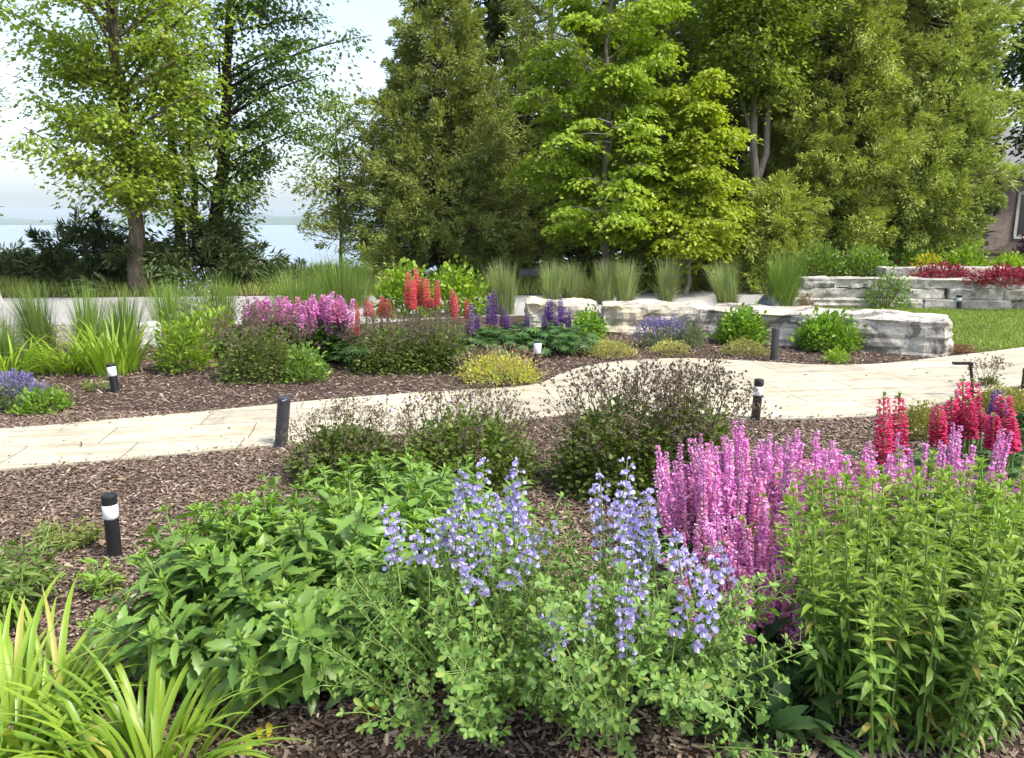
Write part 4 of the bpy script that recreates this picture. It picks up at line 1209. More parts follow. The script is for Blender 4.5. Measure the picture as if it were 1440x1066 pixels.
baptisia('blue false indigo with lavender pea flowers, plant directly before the pink spikes', .33, 2.24, .38, .30, .60, 92,
         [(850, 790, 845, 668, .12), (880, 760, 905, 655, .15), (905, 810, 888, 715, .05), (925, 790, 935, 690, .1), (870, 800, 862, 730, 0), (888, 940, 905, 835, -.28), (905, 895, 915, 800, -.2), (822, 895, 826, 815, -.26), (852, 880, 862, 815, -.24), (788, 935, 800, 862, -.26), (770, 915, 782, 868, -.22), (945, 900, 950, 830, -.22), (985, 915, 1000, 775, -.2), (1020, 850, 1008, 770, -.1), (985, 850, 970, 790, -.1), (806, 905, 798, 868, -.34), (895, 770, 880, 690, .1), (920, 790, 912, 700, .05), (840, 740, 832, 680, .2), (865, 720, 872, 672, .2), (960, 800, 955, 745, -.1), (1030, 820, 1024, 775, -.05), (880, 830, 876, 770, 0)], 502, 0)

# ---- daylilies at the corner
def daylily(label, x, y, n, L, W, seed, mat='daylily', group=None, name='daylily', rx=.1, tilt=(.75, 1.45), curve=(.9, 1.9)):
    rg = np.random.default_rng(seed); mb = MB()
    a = rg.uniform(0, 6.28, n); r = np.sqrt(rg.uniform(0, 1, n)) * rx
    P = np.column_stack([np.cos(a) * r, np.sin(a) * r, np.full(n, -.01)])
    ribbons(mb, P, a + rg.normal(0, .5, n), rg.uniform(*tilt, n), L * rg.uniform(.6, 1.1, n), W * rg.uniform(.75, 1.2, n), rg.uniform(*curve, n), 9, True, 0, .12)
    o = mb.build(name, M[mat]); o.location = (x, y, 0)
    return tag(o, label, 'plant', group)
daylily('large strap leaved daylily in the corner beside the loose weed', -1.58, 2.2, 140, .52, .024, 601, rx=.2)
daylily('strap leaved daylily in front of the toothed leaf mound', -1.06, 2.02, 100, .50, .0215, 602, rx=.15)
daylily('strap leaved daylily low at the bottom corner, partly out of frame', -1.42, 1.86, 60, .42, .02, 603, rx=.14)

# ---- loose airy weeds on the mulch
def airy(name, label, cat, x, y, rx, ry, h, n, mat, leafL, seed, nst=26, flower=None, fn=0):
    rg = np.random.default_rng(seed); root = thing(name, label, cat, (x, y, 0))
    sm, lm = MB(), MB()
    for i in range(nst):
        a = rg.uniform(0, 6.28); rr = math.sqrt(rg.uniform()) 
        b = np.array([rr * rx * .6 * math.cos(a), rr * ry * .6 * math.sin(a), 0]); e = b + (rx * .5 * math.cos(a) * rg.uniform(.3, 1.1), ry * .5 * math.sin(a) * rg.uniform(.3, 1.1), h * rg.uniform(.55, 1.05))
        B = bez(b, (b + e) / 2 + (0, 0, .15 * h), e, 9); tube(sm, B, np.linspace(.0035, .0015, 9), 4, cap=False)
        k = n // nst; t = rg.uniform(.1, 1, k); ii = (t * 8).astype(int)
        P = B[ii] + rg.normal(size=(k, 3)) * .008
        az = rg.uniform(0, 6.28, k); el = rg.normal(.4, .35, k)
        D = np.column_stack([np.cos(az) * np.cos(el), np.sin(az) * np.cos(el), np.sin(el)])
        L = leafL * rg.uniform(.5, 1.3, k)
        leaves(lm, P, D, rnd_dirs(rg, k, 1.2), L, L * .22, T_LANCE, .35)
    lm.build('foliage', mat, root); sm.build('stem', M['phlox_stem'], root)
    return root
airy('loose_weed', 'loose narrow leaved grey green plant on the mulch at the picture edge', 'plant', -2.12, 2.92, .24, .36, .30, 1100, M['weed'], .075, 611, 44)
airy('creeping_weed', 'yellow green creeping weed behind the loose narrow leaved plant', 'plant', *at(92, 765)[:2], .20, .17, .09, 700, M['meadow'], .04, 612, 30)
airy('small_weed', 'small leafy seedling at the rim of the toothed leaf mound', 'plant', *at(140, 835)[:2], .1, .1, .13, 130, M['daisy_young'], .06, 613, 9)
airy('creeping_weed', 'thin pale weed in front of the daylilies beyond the path', 'plant', *at(136, 548)[:2], .24, .16, .08, 260, M['meadow'], .05, 614, 20)
def yellow_leaves(label, px, py, seed):
    rg = np.random.default_rng(seed); mb = MB(); g = at(px, py); n = 4
    a = rg.uniform(0, 6.28, n); P = np.column_stack([rg.normal(0, .03, n), rg.normal(0, .02, n), rg.uniform(.015, .05, n)])
    leaves(mb, P, np.column_stack([np.cos(a), np.sin(a), rg.uniform(-.2, .5, n)]), rnd_dirs(rg, n, 1.5), .07, .024, T_SERR, .4)
    o = mb.build('yellowed_leaf', M['yellow_leaf']); o.location = (g[0], g[1], 0)
    tag(o, label, 'leaves')
yellow_leaves('yellowed leaves lying on the mulch at the foot of the blue flowered plant', 508, 1008, 1)
yellow_leaves('yellowed leaves drooping among the daylily at the bottom of the picture', 352, 1052, 2)

# ---- cranesbills with wispy brown spent flower stalks
def v_stalk(seed):
    rg = np.random.default_rng(seed); mb = MB()
    H = rg.uniform(.26, .34); e = np.array([rg.normal(0, .06), rg.normal(0, .06), H])
    B = bez((0, 0, 0), (e[0] * .2, e[1] * .2, H * .6), e, 6); tube(mb, B, np.linspace(.0028, .0014, 6), 4, 0, False)
    for j in range(6):
        t = rg.uniform(.5, 1); p = B[int(t * 5)]
        q = p + rg.normal(size=3) * (.05, .05, .02) + (0, 0, rg.uniform(.02, .07))
        tube(mb, [p, (p + q) / 2 + (0, 0, .006), q], .0012, 3, 0, False)
        for s in range(3):
            q2 = q + rg.normal(size=3) * .018
            blobs(mb, [q2], rg.uniform(.004, .0075), 1.5, 1)
            leaves(mb, np.tile(q2, (3, 1)), rnd_dirs(rg, 3, .2), rnd_dirs(rg, 3), rg.uniform(.01, .022, 3), .008, T_RHOMB, .2, 1)
    return mb.mesh('flower_stalk', [M['stem_brown'], M['spent']])
STALK = [v_stalk(i + 120) for i in range(6)]
def v_florets(seed):
    rg = np.random.default_rng(seed); mb = MB()
    tube(mb, [(0, 0, 0), (.005, 0, .15), (.01, .01, .28)], .0014, 3, 0, False)
    a = np.arange(5) * 1.257; c = np.tile((.01, .01, .28), (5, 1))
    leaves(mb, c, np.column_stack([np.cos(a), np.sin(a), np.full(5, .3)]), np.tile((0, 0, 1.), (5, 1)), .017, .014, T_OVAL, .1, 1)
    return mb.mesh('blossom', [M['stem_brown'], M['lavender']])
BLOSSOM = [v_florets(1)]
def cranesbill(label, bx, by, wpx, ty, nst, nfl, seed, foliage_frac=.62, nleaf=2600, nb=0, depth=.9):
    root, x, Y, r, h = shrub('cranesbill', label, 'shrub', bx, by, wpx, ty, M['geranium'], .036, .030, nleaf, seed, T_LOBED, .5, .15, .2, depth, low=.0)
    rg = np.random.default_rng(seed + 7)
    # the leafy part stays low; the stalks carry the height
    for c in root.children: c.scale = (1, 1, foliage_frac)
    sc_ = h / .62
    for i in range(nst):
        rr = math.sqrt((i + .5) / nst); a = i * 2.399963 + rg.normal(0, .3)
        z = h * foliage_frac * math.sqrt(max(0, 1 - (rr * .92) ** 2)) - .05
        s = rg.uniform(.75, 1.15) * min(1.2, sc_); tl = .7 * rr * rg.uniform(.4, 1.2)
        ax = Matrix.Rotation(tl, 4, Vector((-math.sin(a), math.cos(a), 0))) @ Matrix.Rotation(rg.uniform(0, 6.28), 4, 'Z')
        inst('flower_stalk', STALK[int(rg.integers(6))], root, (rr * r * .95 * math.cos(a), rr * r * depth * .95 * math.sin(a), max(0, z)), ax.to_euler(), (s, s, s * .85))
    for i in range(nb):
        rr = math.sqrt(rg.uniform()); a = rg.uniform(0, 6.28); z = h * foliage_frac * .7
        inst('blossom', BLOSSOM[0], root, (rr * r * math.cos(a), rr * r * depth * math.sin(a), z), (rg.normal(0, .3), rg.normal(0, .3), 0))
    return root
cranesbill('wispy cranesbill with brown stalks just behind the leaning path light', 492, 690, 165, 572, 60, 0, 701, .76, 5000, 6)
cranesbill('wispy cranesbill with brown stalks behind the blue flowers, beside the open mulch', 658, 700, 205, 555, 64, 0, 702, .82, 6800, 4)
cranesbill('wide cranesbill with brown stalks between the path bend and the blue flowers', 868, 706, 185, 542, 66, 0, 703, .84, 7000, 2)
cranesbill('tallest wispy cranesbill, standing out against the path behind the pink spikes', 962, 690, 150, 520, 64, 0, 704, .76, 5600, 0)
cranesbill('brown tinged cranesbill before the far pink spikes', 370, 540, 125, 442, 70, 0, 705, .84, 4400)
cranesbill('brown tinged cranesbill under the coral lupines', 552, 528, 115, 450, 70, 0, 706, .86, 4200)
cranesbill('brown tinged cranesbill beside the mauve lupines and the yellow bush', 618, 526, 90, 448, 60, 0, 707, .85, 3400)

# ---- lupines
def v_lupine(seed, mats, H=.30, r=.03):
    rg = np.random.default_rng(seed); mb = MB()
    tube(mb, [(0, 0, -.3), (0, 0, 0), (0, 0, H)], [.006, .005, .002], 5, 2)
    rows = int(H / .0155)
    for j in range(rows):
        t = j / rows; z = H * t
        rad = r * (1 - .08 * t - .62 * t ** 5); k = max(5, int(10 * rad / r))
        a = np.arange(k) * 6.283 / k + j * .37 + rg.normal(0, .08, k)
        o = np.column_stack([np.cos(a), np.sin(a), np.zeros(k)])
        o = o * rg.uniform(.9, 1.1, (k, 1)); P = o * rad * .55 + np.column_stack([np.zeros(k), np.zeros(k), z + rg.normal(0, .003, k)])
        s = .0195 * (1 - .4 * t) * rg.uniform(.8, 1.2, k)
        # plump floret: a rounded keel and an upright banner
        leaves(mb, P, o + (0, 0, .35), np.tile((0, 0, 1.), (k, 1)), s * 1.25, s * .95, T_OVAL, .35, 0)
        leaves(mb, P + o * rad * .12, o * .5 + (0, 0, 1.), o, s, s * .9, T_OVAL, -.25, 1 if (j % 2 or t < .1) else 0)
        if j % 2 == 0: blobs(mb, P + o * rad * .3, s * .3, 1.0, 0)
    k = 10; blobs(mb, np.column_stack([rg.normal(0, .004, k), rg.normal(0, .004, k), H - rg.uniform(-.012, .02, k)]), .005, 1.6, 2)
    return mb.mesh('flower_spike', mats)
def v_palm(seed):
    rg = np.random.default_rng(seed); mb = MB()
    n = 16
    for i in range(n):
        a = i * 2.4; el = rg.uniform(.3, 1.25); l = rg.uniform(.14, .3)
        d = np.array([math.cos(a) * math.cos(el), math.sin(a) * math.cos(el), math.sin(el)]); q = d * l
        tube(mb, [(0, 0, 0), q * .5 + (0, 0, .02), q], .0022, 3, 1, False)
        k = 10; b = np.arange(k) * 6.283 / k
        nn = nrm((d * .5 + (0, 0, .8))[None])[0]; s = nrm(np.cross(nn, (0, 1, .1))[None])[0]; u = np.cross(nn, s)
        D = np.cos(b)[:, None] * s + np.sin(b)[:, None] * u + nn * .25
        leaves(mb, np.tile(q, (k, 1)), D, np.tile(nn, (k, 1)), .07 * rg.uniform(.8, 1.2), .017, T_LANCE, .2, 0)
    return mb.mesh('leaf_rosette', [M['lupine_leaf'], M['stem']])
PALM = [v_palm(i) for i in range(3)]
LR = [v_lupine(i + 140, [M['lup_red'], M['lup_redtip'], M['stem']], .26 + .03 * i) for i in range(3)]
LC = [v_lupine(i + 150, [M['lup_coral'], M['lup_coraltip'], M['stem']], .26 + .03 * i) for i in range(3)]
LP = [v_lupine(i + 160, [M['lup_purple'], M['lup_purpletip'], M['stem']], .26 + .03 * i) for i in range(3)]
def v_dark_lupine(seed):
    return v_lupine(seed, [M['lup_purple'], M['lup_purple'], M['stem']], .28)
LD = [v_dark_lupine(i + 170) for i in range(2)]
def lupine(label, Y, spikes, var, seed, rosettes=8, rw=.3, rs=1.0, basex=None):
    """spikes: (x px, bottom y px, top y px, width px, dY)"""
    rg = np.random.default_rng(seed)
    bx = np.mean([s[0] for s in spikes]) if basex is None else basex
    x0 = aty(bx, 500, Y)[0]
    root = thing('lupine', label, 'flowers', (x0, Y, 0))
    for (px, yb, yt, wp, dy) in spikes:
        Ys = Y + dy
        b, t = Vector(aty(px + rg.normal(0, 1.2), yb, Ys)), Vector(aty(px, yt, Ys))
        me = var[int(rg.integers(len(var)))]
        H = max(v.co.z for v in me.vertices)
        s = (t - b).length / H; sw = wp * mpp(Ys, (yb + yt) / 2) / (.05 if Y < 8 else .064)
        inst('flower_spike', me, root, (b.x - x0, dy, b.z), ((t - b).to_track_quat('Z', 'Y').to_matrix().to_4x4() @ Matrix.Rotation(rg.uniform(0, 6.28), 4, 'Z')).to_euler(), (sw, sw, s))
        g = (b.x - x0) * .35
        mb = MB(); tube(mb, bez((g, dy * .4, -.02), ((b.x - x0) * .8, dy, b.z * .5), (b.x - x0, dy, b.z + .01), 6), .006, 5); mb.build('stem', M['stem'], root)
    for i in range(rosettes):
        a = i * 2.4; rr = math.sqrt((i + .5) / rosettes) * rw
        s = rs * rg.uniform(.8, 1.2)
        inst('leaf_rosette', PALM[i % 3], root, (rr * math.cos(a), rr * math.sin(a) * .8, .02), (rg.normal(0, .12), rg.normal(0, .12), rg.uniform(0, 6.28)), (s, s, s))
    return root
lupine('carmine lupine with two spikes standing apart beside the bare mulch', 4.35, [(1243, 650, 550, 19, 0), (1264, 640, 550, 18, .06)], LR, 801, 7, .22)
lupine('carmine lupine with a tight group of tall spikes below the hooked path light', 4.4, [(1319, 625, 566, 18, -.05), (1338, 612, 557, 18, .0), (1354, 608, 532, 20, .06), (1369, 600, 531, 19, .1), (1362, 615, 560, 18, -.06), (1380, 605, 577, 14, .02)], LR, 802, 10, .28)
lupine('carmine lupine with broad spikes beside the dark purple spike', 4.15, [(1411, 632, 550, 25, 0), (1397, 628, 580, 17, -.04), (1424, 634, 588, 15, .05)], LR, 803, 9, .26)
lupine('single dark purple lupine spike rising between the carmine lupines', 4.7, [(1403, 590, 545, 16, 0), (1396, 600, 566, 12, .05)], LD, 804, 6, .25, 1.0, 1430)
lupine('tallest coral lupine before the pale green shrub', 9.2, [(574, 428, 377, 11, 0), (585, 420, 373, 11, .1), (581, 435, 390, 11, -.08), (594, 430, 388, 11, .05), (600, 432, 388, 11, -.03), (615, 430, 392, 10, .08), (605, 433, 418, 10, -.15)], LC, 805, 12, .5, 1.5)
lupine('coral lupine with a pair of close spikes beside the mauve lupine', 9.0, [(636, 446, 404, 10, 0), (641, 448, 412, 9, -.06), (655, 448, 417, 8, .1)], LC, 806, 8, .35, 1.3)
lupine('coral red lupine of short spikes beside the far pink spikes', 8.9, [(502, 455, 424, 8, 0), (516, 444, 417, 9, .1), (521, 445, 422, 8, .0), (537, 445, 415, 10, .1), (545, 446, 418, 10, .05), (502, 470, 456, 9, -.2)], LC, 807, 8, .4, 1.2)
lupine('mauve lupine with two soft spikes next to the coral pair', 9.1, [(663, 468, 424, 9, -.05), (672, 462, 440, 8, .05)], LP, 808, 6, .3, 1.2)
lupine('violet lupine with thick spikes and a pink tip, before the driveway', 9.7, [(688, 455, 412, 11, 0), (695, 455, 404, 11, .05), (708, 458, 428, 9, .1), (714, 462, 440, 8, -.1)], LP, 809, 13, .36, 1.2)
lupine('dark purple lupine in front of the buff limestone block', 9.8, [(770, 448, 420, 9, 0), (775, 450, 415, 9, .05), (788, 452, 414, 9, 0), (793, 455, 430, 9, .1), (800, 460, 434, 9, .02), (765, 462, 440, 8, -.1), (741, 465, 440, 8, .0), (781, 458, 440, 8, -.1)], LD, 810, 14, .4, 1.2)

# ---- the bed beyond the path
def far_pink(label, Y, px0, px1, yb, yt, n, seed):
    rg = np.random.default_rng(seed)
    x0 = aty((px0 + px1) / 2, 500, Y)[0]; root = thing('spike_perennial', label, 'flowers', (x0, Y, 0))
    for i in range(n):
        u = (i + rg.uniform()) / n; px = px0 + (px1 - px0) * u; dy = rg.uniform(-.3, .4)
        env = math.sin(math.pi * (.12 + .76 * u)) 
        top = yt + rg.uniform(0, 1) ** .7 * (yb - yt) * .55 + (1 - env) * 10
        t = aty(px, top, Y + dy); me = (PINK + PINKW)[int(rg.integers(8))]
        H = max(v.co.z for v in me.vertices); s = rg.uniform(1.7, 2.2)
        inst('flower_spike', me, root, (t[0] - x0, dy, t[2] - H), (rg.normal(0, .05), rg.normal(0, .06), rg.uniform(0, 6.28)), (s, s, 1.0))
    for i in range(14):
        s = rg.uniform(1.6, 2.2); a = i * 2.4; rr = math.sqrt((i + .5) / 14)
        inst('leaf_rosette', BASAL[i % 3], root, (rr * abs(px1 - px0) / 2 * mpp(Y) * math.cos(a), rr * .4 * math.sin(a), .0), (0, 0, a), (s, s, s * 1.2))
far_pink('dense far stand of pink flower spikes beyond the path', 9.3, 418, 494, 462, 410, 85, 821)
far_pink('sparser far pink spikes at the lime foliage end of the stand', 9.7, 343, 420, 440, 412, 34, 822)

def mound(*a, **k):
    return shrub(*a, **k)
shrub('globe_shrub', 'round bright green shrub beside the purple lupines', 'shrub', 826, 481, 50, 440, M['globe'], .06, .036, 900, 901, T_OVAL, .5, .3)
shrub('globe_shrub', 'round bright green shrub before the long limestone block, nearest the lavender mound', 'shrub', 1042, 487, 70, 438, M['globe'], .065, .036, 1500, 902, T_OVAL, .5, .3)
shrub('globe_shrub', 'round bright green shrub hiding the middle of the long limestone block', 'shrub', 1163, 498, 84, 441, M['globe'], .065, .036, 1900, 903, T_OVAL, .5, .3)
shrub('sedum_mound', 'yellow green sedum cushion beside the smallest globe shrub', 'plant', 858, 506, 74, 481, M['sedum'], .018, .012, 3600, 904, T_RHOMB, .7, .8, stems=False)
shrub('sedum_mound', 'small yellow green sedum cushion below the lavender mound', 'plant', 943, 502, 54, 482, M['sedum'], .018, .012, 2400, 905, T_RHOMB, .7, .8, stems=False)
shrub('sedum_mound', 'yellow green sedum cushion next to the dark grey path light', 'plant', 1047, 504, 62, 480, M['sedum'], .018, .012, 2800, 906, T_RHOMB, .7, .8, stems=False)
shrub('sedum_mat', 'straw coloured sedum mat behind the two carmine spikes', 'plant', 1292, 622, 80, 572, M['sedum'], .022, .014, 3000, 907, T_RHOMB, .6, .7, stems=False, depth=.5)
shrub('sedum_mat', 'straw coloured sedum mat at the path edge by the dark purple spike', 'plant', 1408, 585, 95, 548, M['sedum'], .022, .014, 3600, 908, T_RHOMB, .6, .7, stems=False, depth=.4)
shrub('green_mound', 'deep green low plant at the picture edge beside the lupines', 'plant', 1450, 640, 60, 575, M['lupine_leaf'], .05, .02, 900, 909, T_LANCE)
shrub('lime_tuft', 'small lime tuft at the path edge below the middle globe shrub', 'plant', 1176, 513, 34, 492, M['lime'], .05, .018, 260, 910, T_LANCE, .3, .8)
def catmint(label, bx, by, w, ty, n, seed, nleaf=1600):
    root, x, Y, r, h = shrub('catmint', label, 'flowers', bx, by, w, ty, M['greygreen'], .03, .018, nleaf, seed, T_RHOMB, .45, .5, .1, .8)
    rg = np.random.default_rng(seed)
    for c in root.children: c.scale = (1, 1, .82)
    for i in range(n):
        rr = math.sqrt((i + .5) / n); a = i * 2.399963
        s = rg.uniform(.8, 1.2) * (.9 if Y < 8 else 1.1)
        inst('flower_spike', CAT[int(rg.integers(3))], root, (rr * r * .95 * math.cos(a), rr * r * .76 * math.sin(a), h * .6 * math.sqrt(max(.05, 1 - rr * rr))), (-.6 * rr * math.sin(a) * -1, .6 * rr * math.cos(a), 0), (s, s, s))
def v_cat(seed):
    rg = np.random.default_rng(seed); mb = MB(); H = .17
    tube(mb, [(0, 0, 0), (0, 0, H)], .002, 3, 0, False)
    n = 46; z = .05 + (H - .05) * rg.uniform(size=n); a = rg.uniform(0, 6.28, n)
    D = np.column_stack([np.cos(a), np.sin(a), rg.uniform(-.1, .7, n)])
    leaves(mb, D * .004 * (1, 1, 0) + np.column_stack([np.zeros(n), np.zeros(n), z]), D, rnd_dirs(rg, n, .5), rg.uniform(.009, .018, n), .009, T_RHOMB, .2, 1)
    return mb.mesh('flower_spike', [M['greygreen'], M['catmint']])
CAT = [v_cat(i) for i in range(3)]
catmint('lavender blue catmint spilling in at the picture edge beyond the path', 18, 584, 92, 522, 90, 921, 2200)
catmint('lavender blue catmint mound in front of the cream limestone block', 930, 492, 72, 446, 85, 922)
shrub('greygreen_mound', 'feathery grey green mound touching the lavender mound', 'plant', 968, 492, 46, 455, M['greygreen'], .04, .012, 1300, 923, T_LANCE, .4, .8)
shrub('green_mound', 'low bright green mound in front of the edge catmint', 'plant', 63, 585, 74, 549, M['daisy_young'], .035, .02, 1300, 924, T_LANCE, .5, .5)
shrub('lime_perennial', 'lime leafy clump behind the boulder beyond the path', 'plant', 260, 528, 84, 446, M['lime'], .085, .03, 900, 925, T_LANCE, .35, .8, .3)
shrub('lime_perennial', 'taller lime leafy clump beside the brown tinged cranesbill', 'plant', 298, 506, 72, 430, M['lime'], .09, .03, 800, 926, T_LANCE, .35, .8, .3)
shrub('green_mound', 'small mid green clump at the foot of the far cranesbill', 'plant', 430, 541, 62, 486, M['phlox'], .05, .024, 900, 927, T_LANCE, .4, .5)
shrub('yellow_bush', 'low bush of yellow green tips and rosy buds beside the path bend', 'shrub', 703, 546, 118, 500, M['yellow_bush'], .03, .016, 2600, 928, T_LANCE, .5, .7)
def rosy_sprigs(bx, by, w, ty, n, seed):
    # the rosy bud stalks belong to the yellow bush
    root = [o for o in COL.objects if o.name.startswith('yellow_bush')][0]
    rg = np.random.default_rng(seed); me = []
    for i in range(3):
        mb = MB(); tube(mb, [(0, 0, 0), (.004, 0, .1), (.012, 0, .2)], .0018, 3, 0, False)
        k = 22; z = rg.uniform(.07, .22, k); a = rg.uniform(0, 6.28, k)
        leaves(mb, np.column_stack([.003 * np.cos(a), .003 * np.sin(a), z]), np.column_stack([np.cos(a), np.sin(a), rg.uniform(.2, 1, k)]), rnd_dirs(rg, k), rg.uniform(.01, .022, k), .009, T_RHOMB, .1, 1)
        me.append(mb.mesh('bud_stalk', [M['stem_brown'], M['rosy_bud']]))
    r = w / 2 * mpp(7.9)
    for i in range(n):
        rr = math.sqrt((i + .5) / n); a = i * 2.4
        inst('bud_stalk', me[i % 3], root, (rr * r * math.cos(a), rr * r * math.sin(a), .17 * math.sqrt(max(.02, 1 - rr * rr))), (rg.normal(0, .2) + .5 * rr * math.sin(a) * -1, .5 * rr * math.cos(a), 0))
rosy_sprigs(703, 546, 118, 500, 80, 5)
shrub('amsonia', 'upright leafy plant with pale blue star flowers by the reed grass', 'flowers', 282, 482, 76, 412, M['greygreen'], .07, .016, 1300, 929, T_LANCE, .35, 1.0)
rt = [o for o in COL.objects if o.name.startswith('amsonia')][0]
mb = MB(); rg_ = np.random.default_rng(31); q_, d_ = dome(rg_, 260, .36, .36, 1.0, .85); q_ = q_[q_[:, 2] > .7]
leaves(mb, q_, rnd_dirs(rg_, len(q_), .3), rnd_dirs(rg_, len(q_)), .03, .022, T_OVAL, .1); mb.build('blossom', M['amsonia'], rt)
shrub('pale_green_shrub', 'pale green leafy shrub behind the tallest coral lupine', 'shrub', 570, 448, 90, 372, M['lime'], .09, .055, 1500, 930, T_OVAL, .45, .2, depth=.6)
shrub('pale_green_shrub', 'pale green leafy shrub behind the coral pair, before the cedar', 'shrub', 640, 446, 96, 376, M['lime'], .09, .055, 1500, 931, T_OVAL, .45, .2, depth=.6)
shrub('wall_shrub', 'airy mid green shrub growing against the limestone wall', 'shrub', 1246, 439, 68, 374, M['globe'], .06, .035, 1100, 932, T_RHOMB, .25, .4, stem='twigs')
shrub('rust_cover', 'low rusty ground cover at the end of the long limestone block', 'plant', 1335, 499, 74, 484, M['rust'], .03, .012, 1100, 933, T_RHOMB, .4, .8, stems=False, depth=.4)
shrub('rust_cover', 'brownish dry tuft at the foot of the wall beside the tallest reed grass', 'plant', 1133, 437, 26, 414, M['rust'], .06, .014, 320, 934, T_RHOMB, .3, .8, stems=False)
shrub('red_leaf_plant', 'tiny orange red leaved plant under the daylilies', 'plant', 104, 526, 16, 516, M['barberry'], .035, .02, 60, 935, T_RHOMB, .3, .3, stems=False)
shrub('low_tuft', 'brownish low tuft at the path edge beside the hooked path light', 'plant', 1390, 547, 26, 533, M['geranium'], .03, .012, 320, 936, T_RHOMB, .3, .6, stems=False)
def wispy_seed():
    g = at(1392, 548); root = thing('wispy_weed', 'thin wispy weed with dark seed heads against the path', 'plant', (g[0], g[1], 0)); rg = np.random.default_rng(8)
    for i in range(9):
        inst('flower_stalk', STALK[i % 6], root, (rg.normal(0, .04), rg.normal(0, .03), 0), (rg.normal(0, .25), rg.normal(0, .25), i), (1, 1, .95))
wispy_seed()

# strap leaves beyond the path
daylily('daylily with arching leaves behind the edge catmint', *at(84, 524)[:2], 70, .55, .026, 941, 'lime', rx=.2, tilt=(.7, 1.4), curve=(.5, 1.5))
daylily('upright lime daylily behind the short path light', *at(160, 525)[:2], 90, .72, .028, 942, 'lime', rx=.26, tilt=(1.0, 1.5), curve=(.2, 1.1))
daylily('arching lime daylily between two reed grasses beyond the path', *at(118, 523)[:2], 60, .62, .026, 943, 'lime', rx=.2, tilt=(.7, 1.4), curve=(.6, 1.6))
daylily('daylily at the picture edge behind the edge catmint', *at(12, 530)[:2], 80, .55, .026, 944, 'lime', rx=.3, tilt=(.8, 1.4), curve=(.4, 1.3))

def reed(label, bx, by, wpx, ty, n, seed, mat='reed', lean=0.0, cat='grass'):
    n = int(n * 2.1); rg = np.random.default_rng(seed); g = at(bx, by); h = zat(ty, g[1]) * 1.02; r = wpx / 2 * 1.25 * mpp(g[1], by)
    mb = MB(); a = rg.uniform(0, 6.28, n); q = np.sqrt(rg.uniform(0, 1, n))
    P = np.column_stack([np.cos(a) * q * r * .62, np.sin(a) * q * r * .62, np.full(n, -.02)])
    L = h * rg.uniform(.5, 1.1, n) ** .7 * 1.02
    ang = np.arctan2(r * .42, h)
    w = max(.007, .75 * mpp(g[1], by))
    ribbons(mb, P, a, math.pi / 2 - ang * q * rg.uniform(.5, 1.3, n), L, w * rg.uniform(.45, 1.1, n), rg.uniform(.0, .95, n) * q, 6, False)
    # a share of lower arching blades
    k = n // 3; a = rg.uniform(0, 6.28, k)
    ribbons(mb, P[:k], a, rg.uniform(.9, 1.35, k), h * rg.uniform(.4, .75, k), w, rg.uniform(.5, 1.5, k), 6, False)
    k = n // 9; ribbons(mb, P[:k], rg.uniform(0, 6.28, k), rg.uniform(.6, 1.3, k), h * rg.uniform(.3, .7, k), w, rg.uniform(.4, 1.4, k), 5, False, 1)
    lean += rg.normal(0, .06)
    o = mb.build('reed_grass', [M[mat], M['straw']]); o.location = (g[0], g[1], 0); o.rotation_euler = (0, lean, 0)
    tag(o, label, cat, 'feather reed grasses')
reed('tall green reed grass nearest the standing stone', 62, 500, 44, 394, 240, 951)
reed('green reed grass second from the standing stone, before the driveway', 126, 506, 42, 398, 200, 952)
reed('green reed grass behind the upright lime daylily', 176, 500, 46, 404, 220, 953)
reed('green reed grass between the maple trunk and the blue star plant', 242, 468, 60, 388, 220, 954)
reed('green reed grass behind the blue star flowers', 310, 462, 50, 382, 200, 955)
reed('low green grass tuft at the picture edge below the standing stone', 8, 520, 50, 436, 160, 956)
reed('dark green tall grass before the lake gap', 420, 440, 90, 372, 260, 957)
reed('dark green tall grass under the olive cedar', 482, 432, 100, 352, 340, 958)
reed('pale reed grass behind the violet lupine', 711, 442, 34, 364, 190, 959, 'reed_pale')
reed('pale narrow reed stems beside the violet lupine', 690, 440, 14, 372, 50, 960, 'reed_pale')
reed('pale reed grass behind the dark purple lupine', 778, 424, 34, 364, 170, 961, 'reed_pale')
reed('pale reed grass with a drooping side behind the buff block', 805, 424, 34, 366, 160, 962, 'reed_pale')
reed('pale reed grass in front of the bright maple trunk', 852, 428, 26, 364, 150, 963, 'reed_pale')
reed('pale reed grass just beside the one at the bright maple trunk', 878, 428, 30, 362, 170, 964, 'reed_pale')
reed('pale narrow reed grass standing alone before the open driveway', 935, 430, 24, 360, 150, 965, 'reed_pale')
reed('pale reed grass under the yellow green young maple', 1024, 434, 34, 364, 190, 966, 'reed_pale')
reed('tallest leaning reed grass at the end of the limestone wall', 1096, 437, 44, 350, 320, 967, 'reed', R(7))
reed('lime tuft of grass at the driveway edge before the shaded step', 832, 423, 50, 385, 160, 968, 'meadow')
reed('short pale grass tuft before the cream limestone block', 866, 470, 12, 444, 60, 969, 'reed_pale')

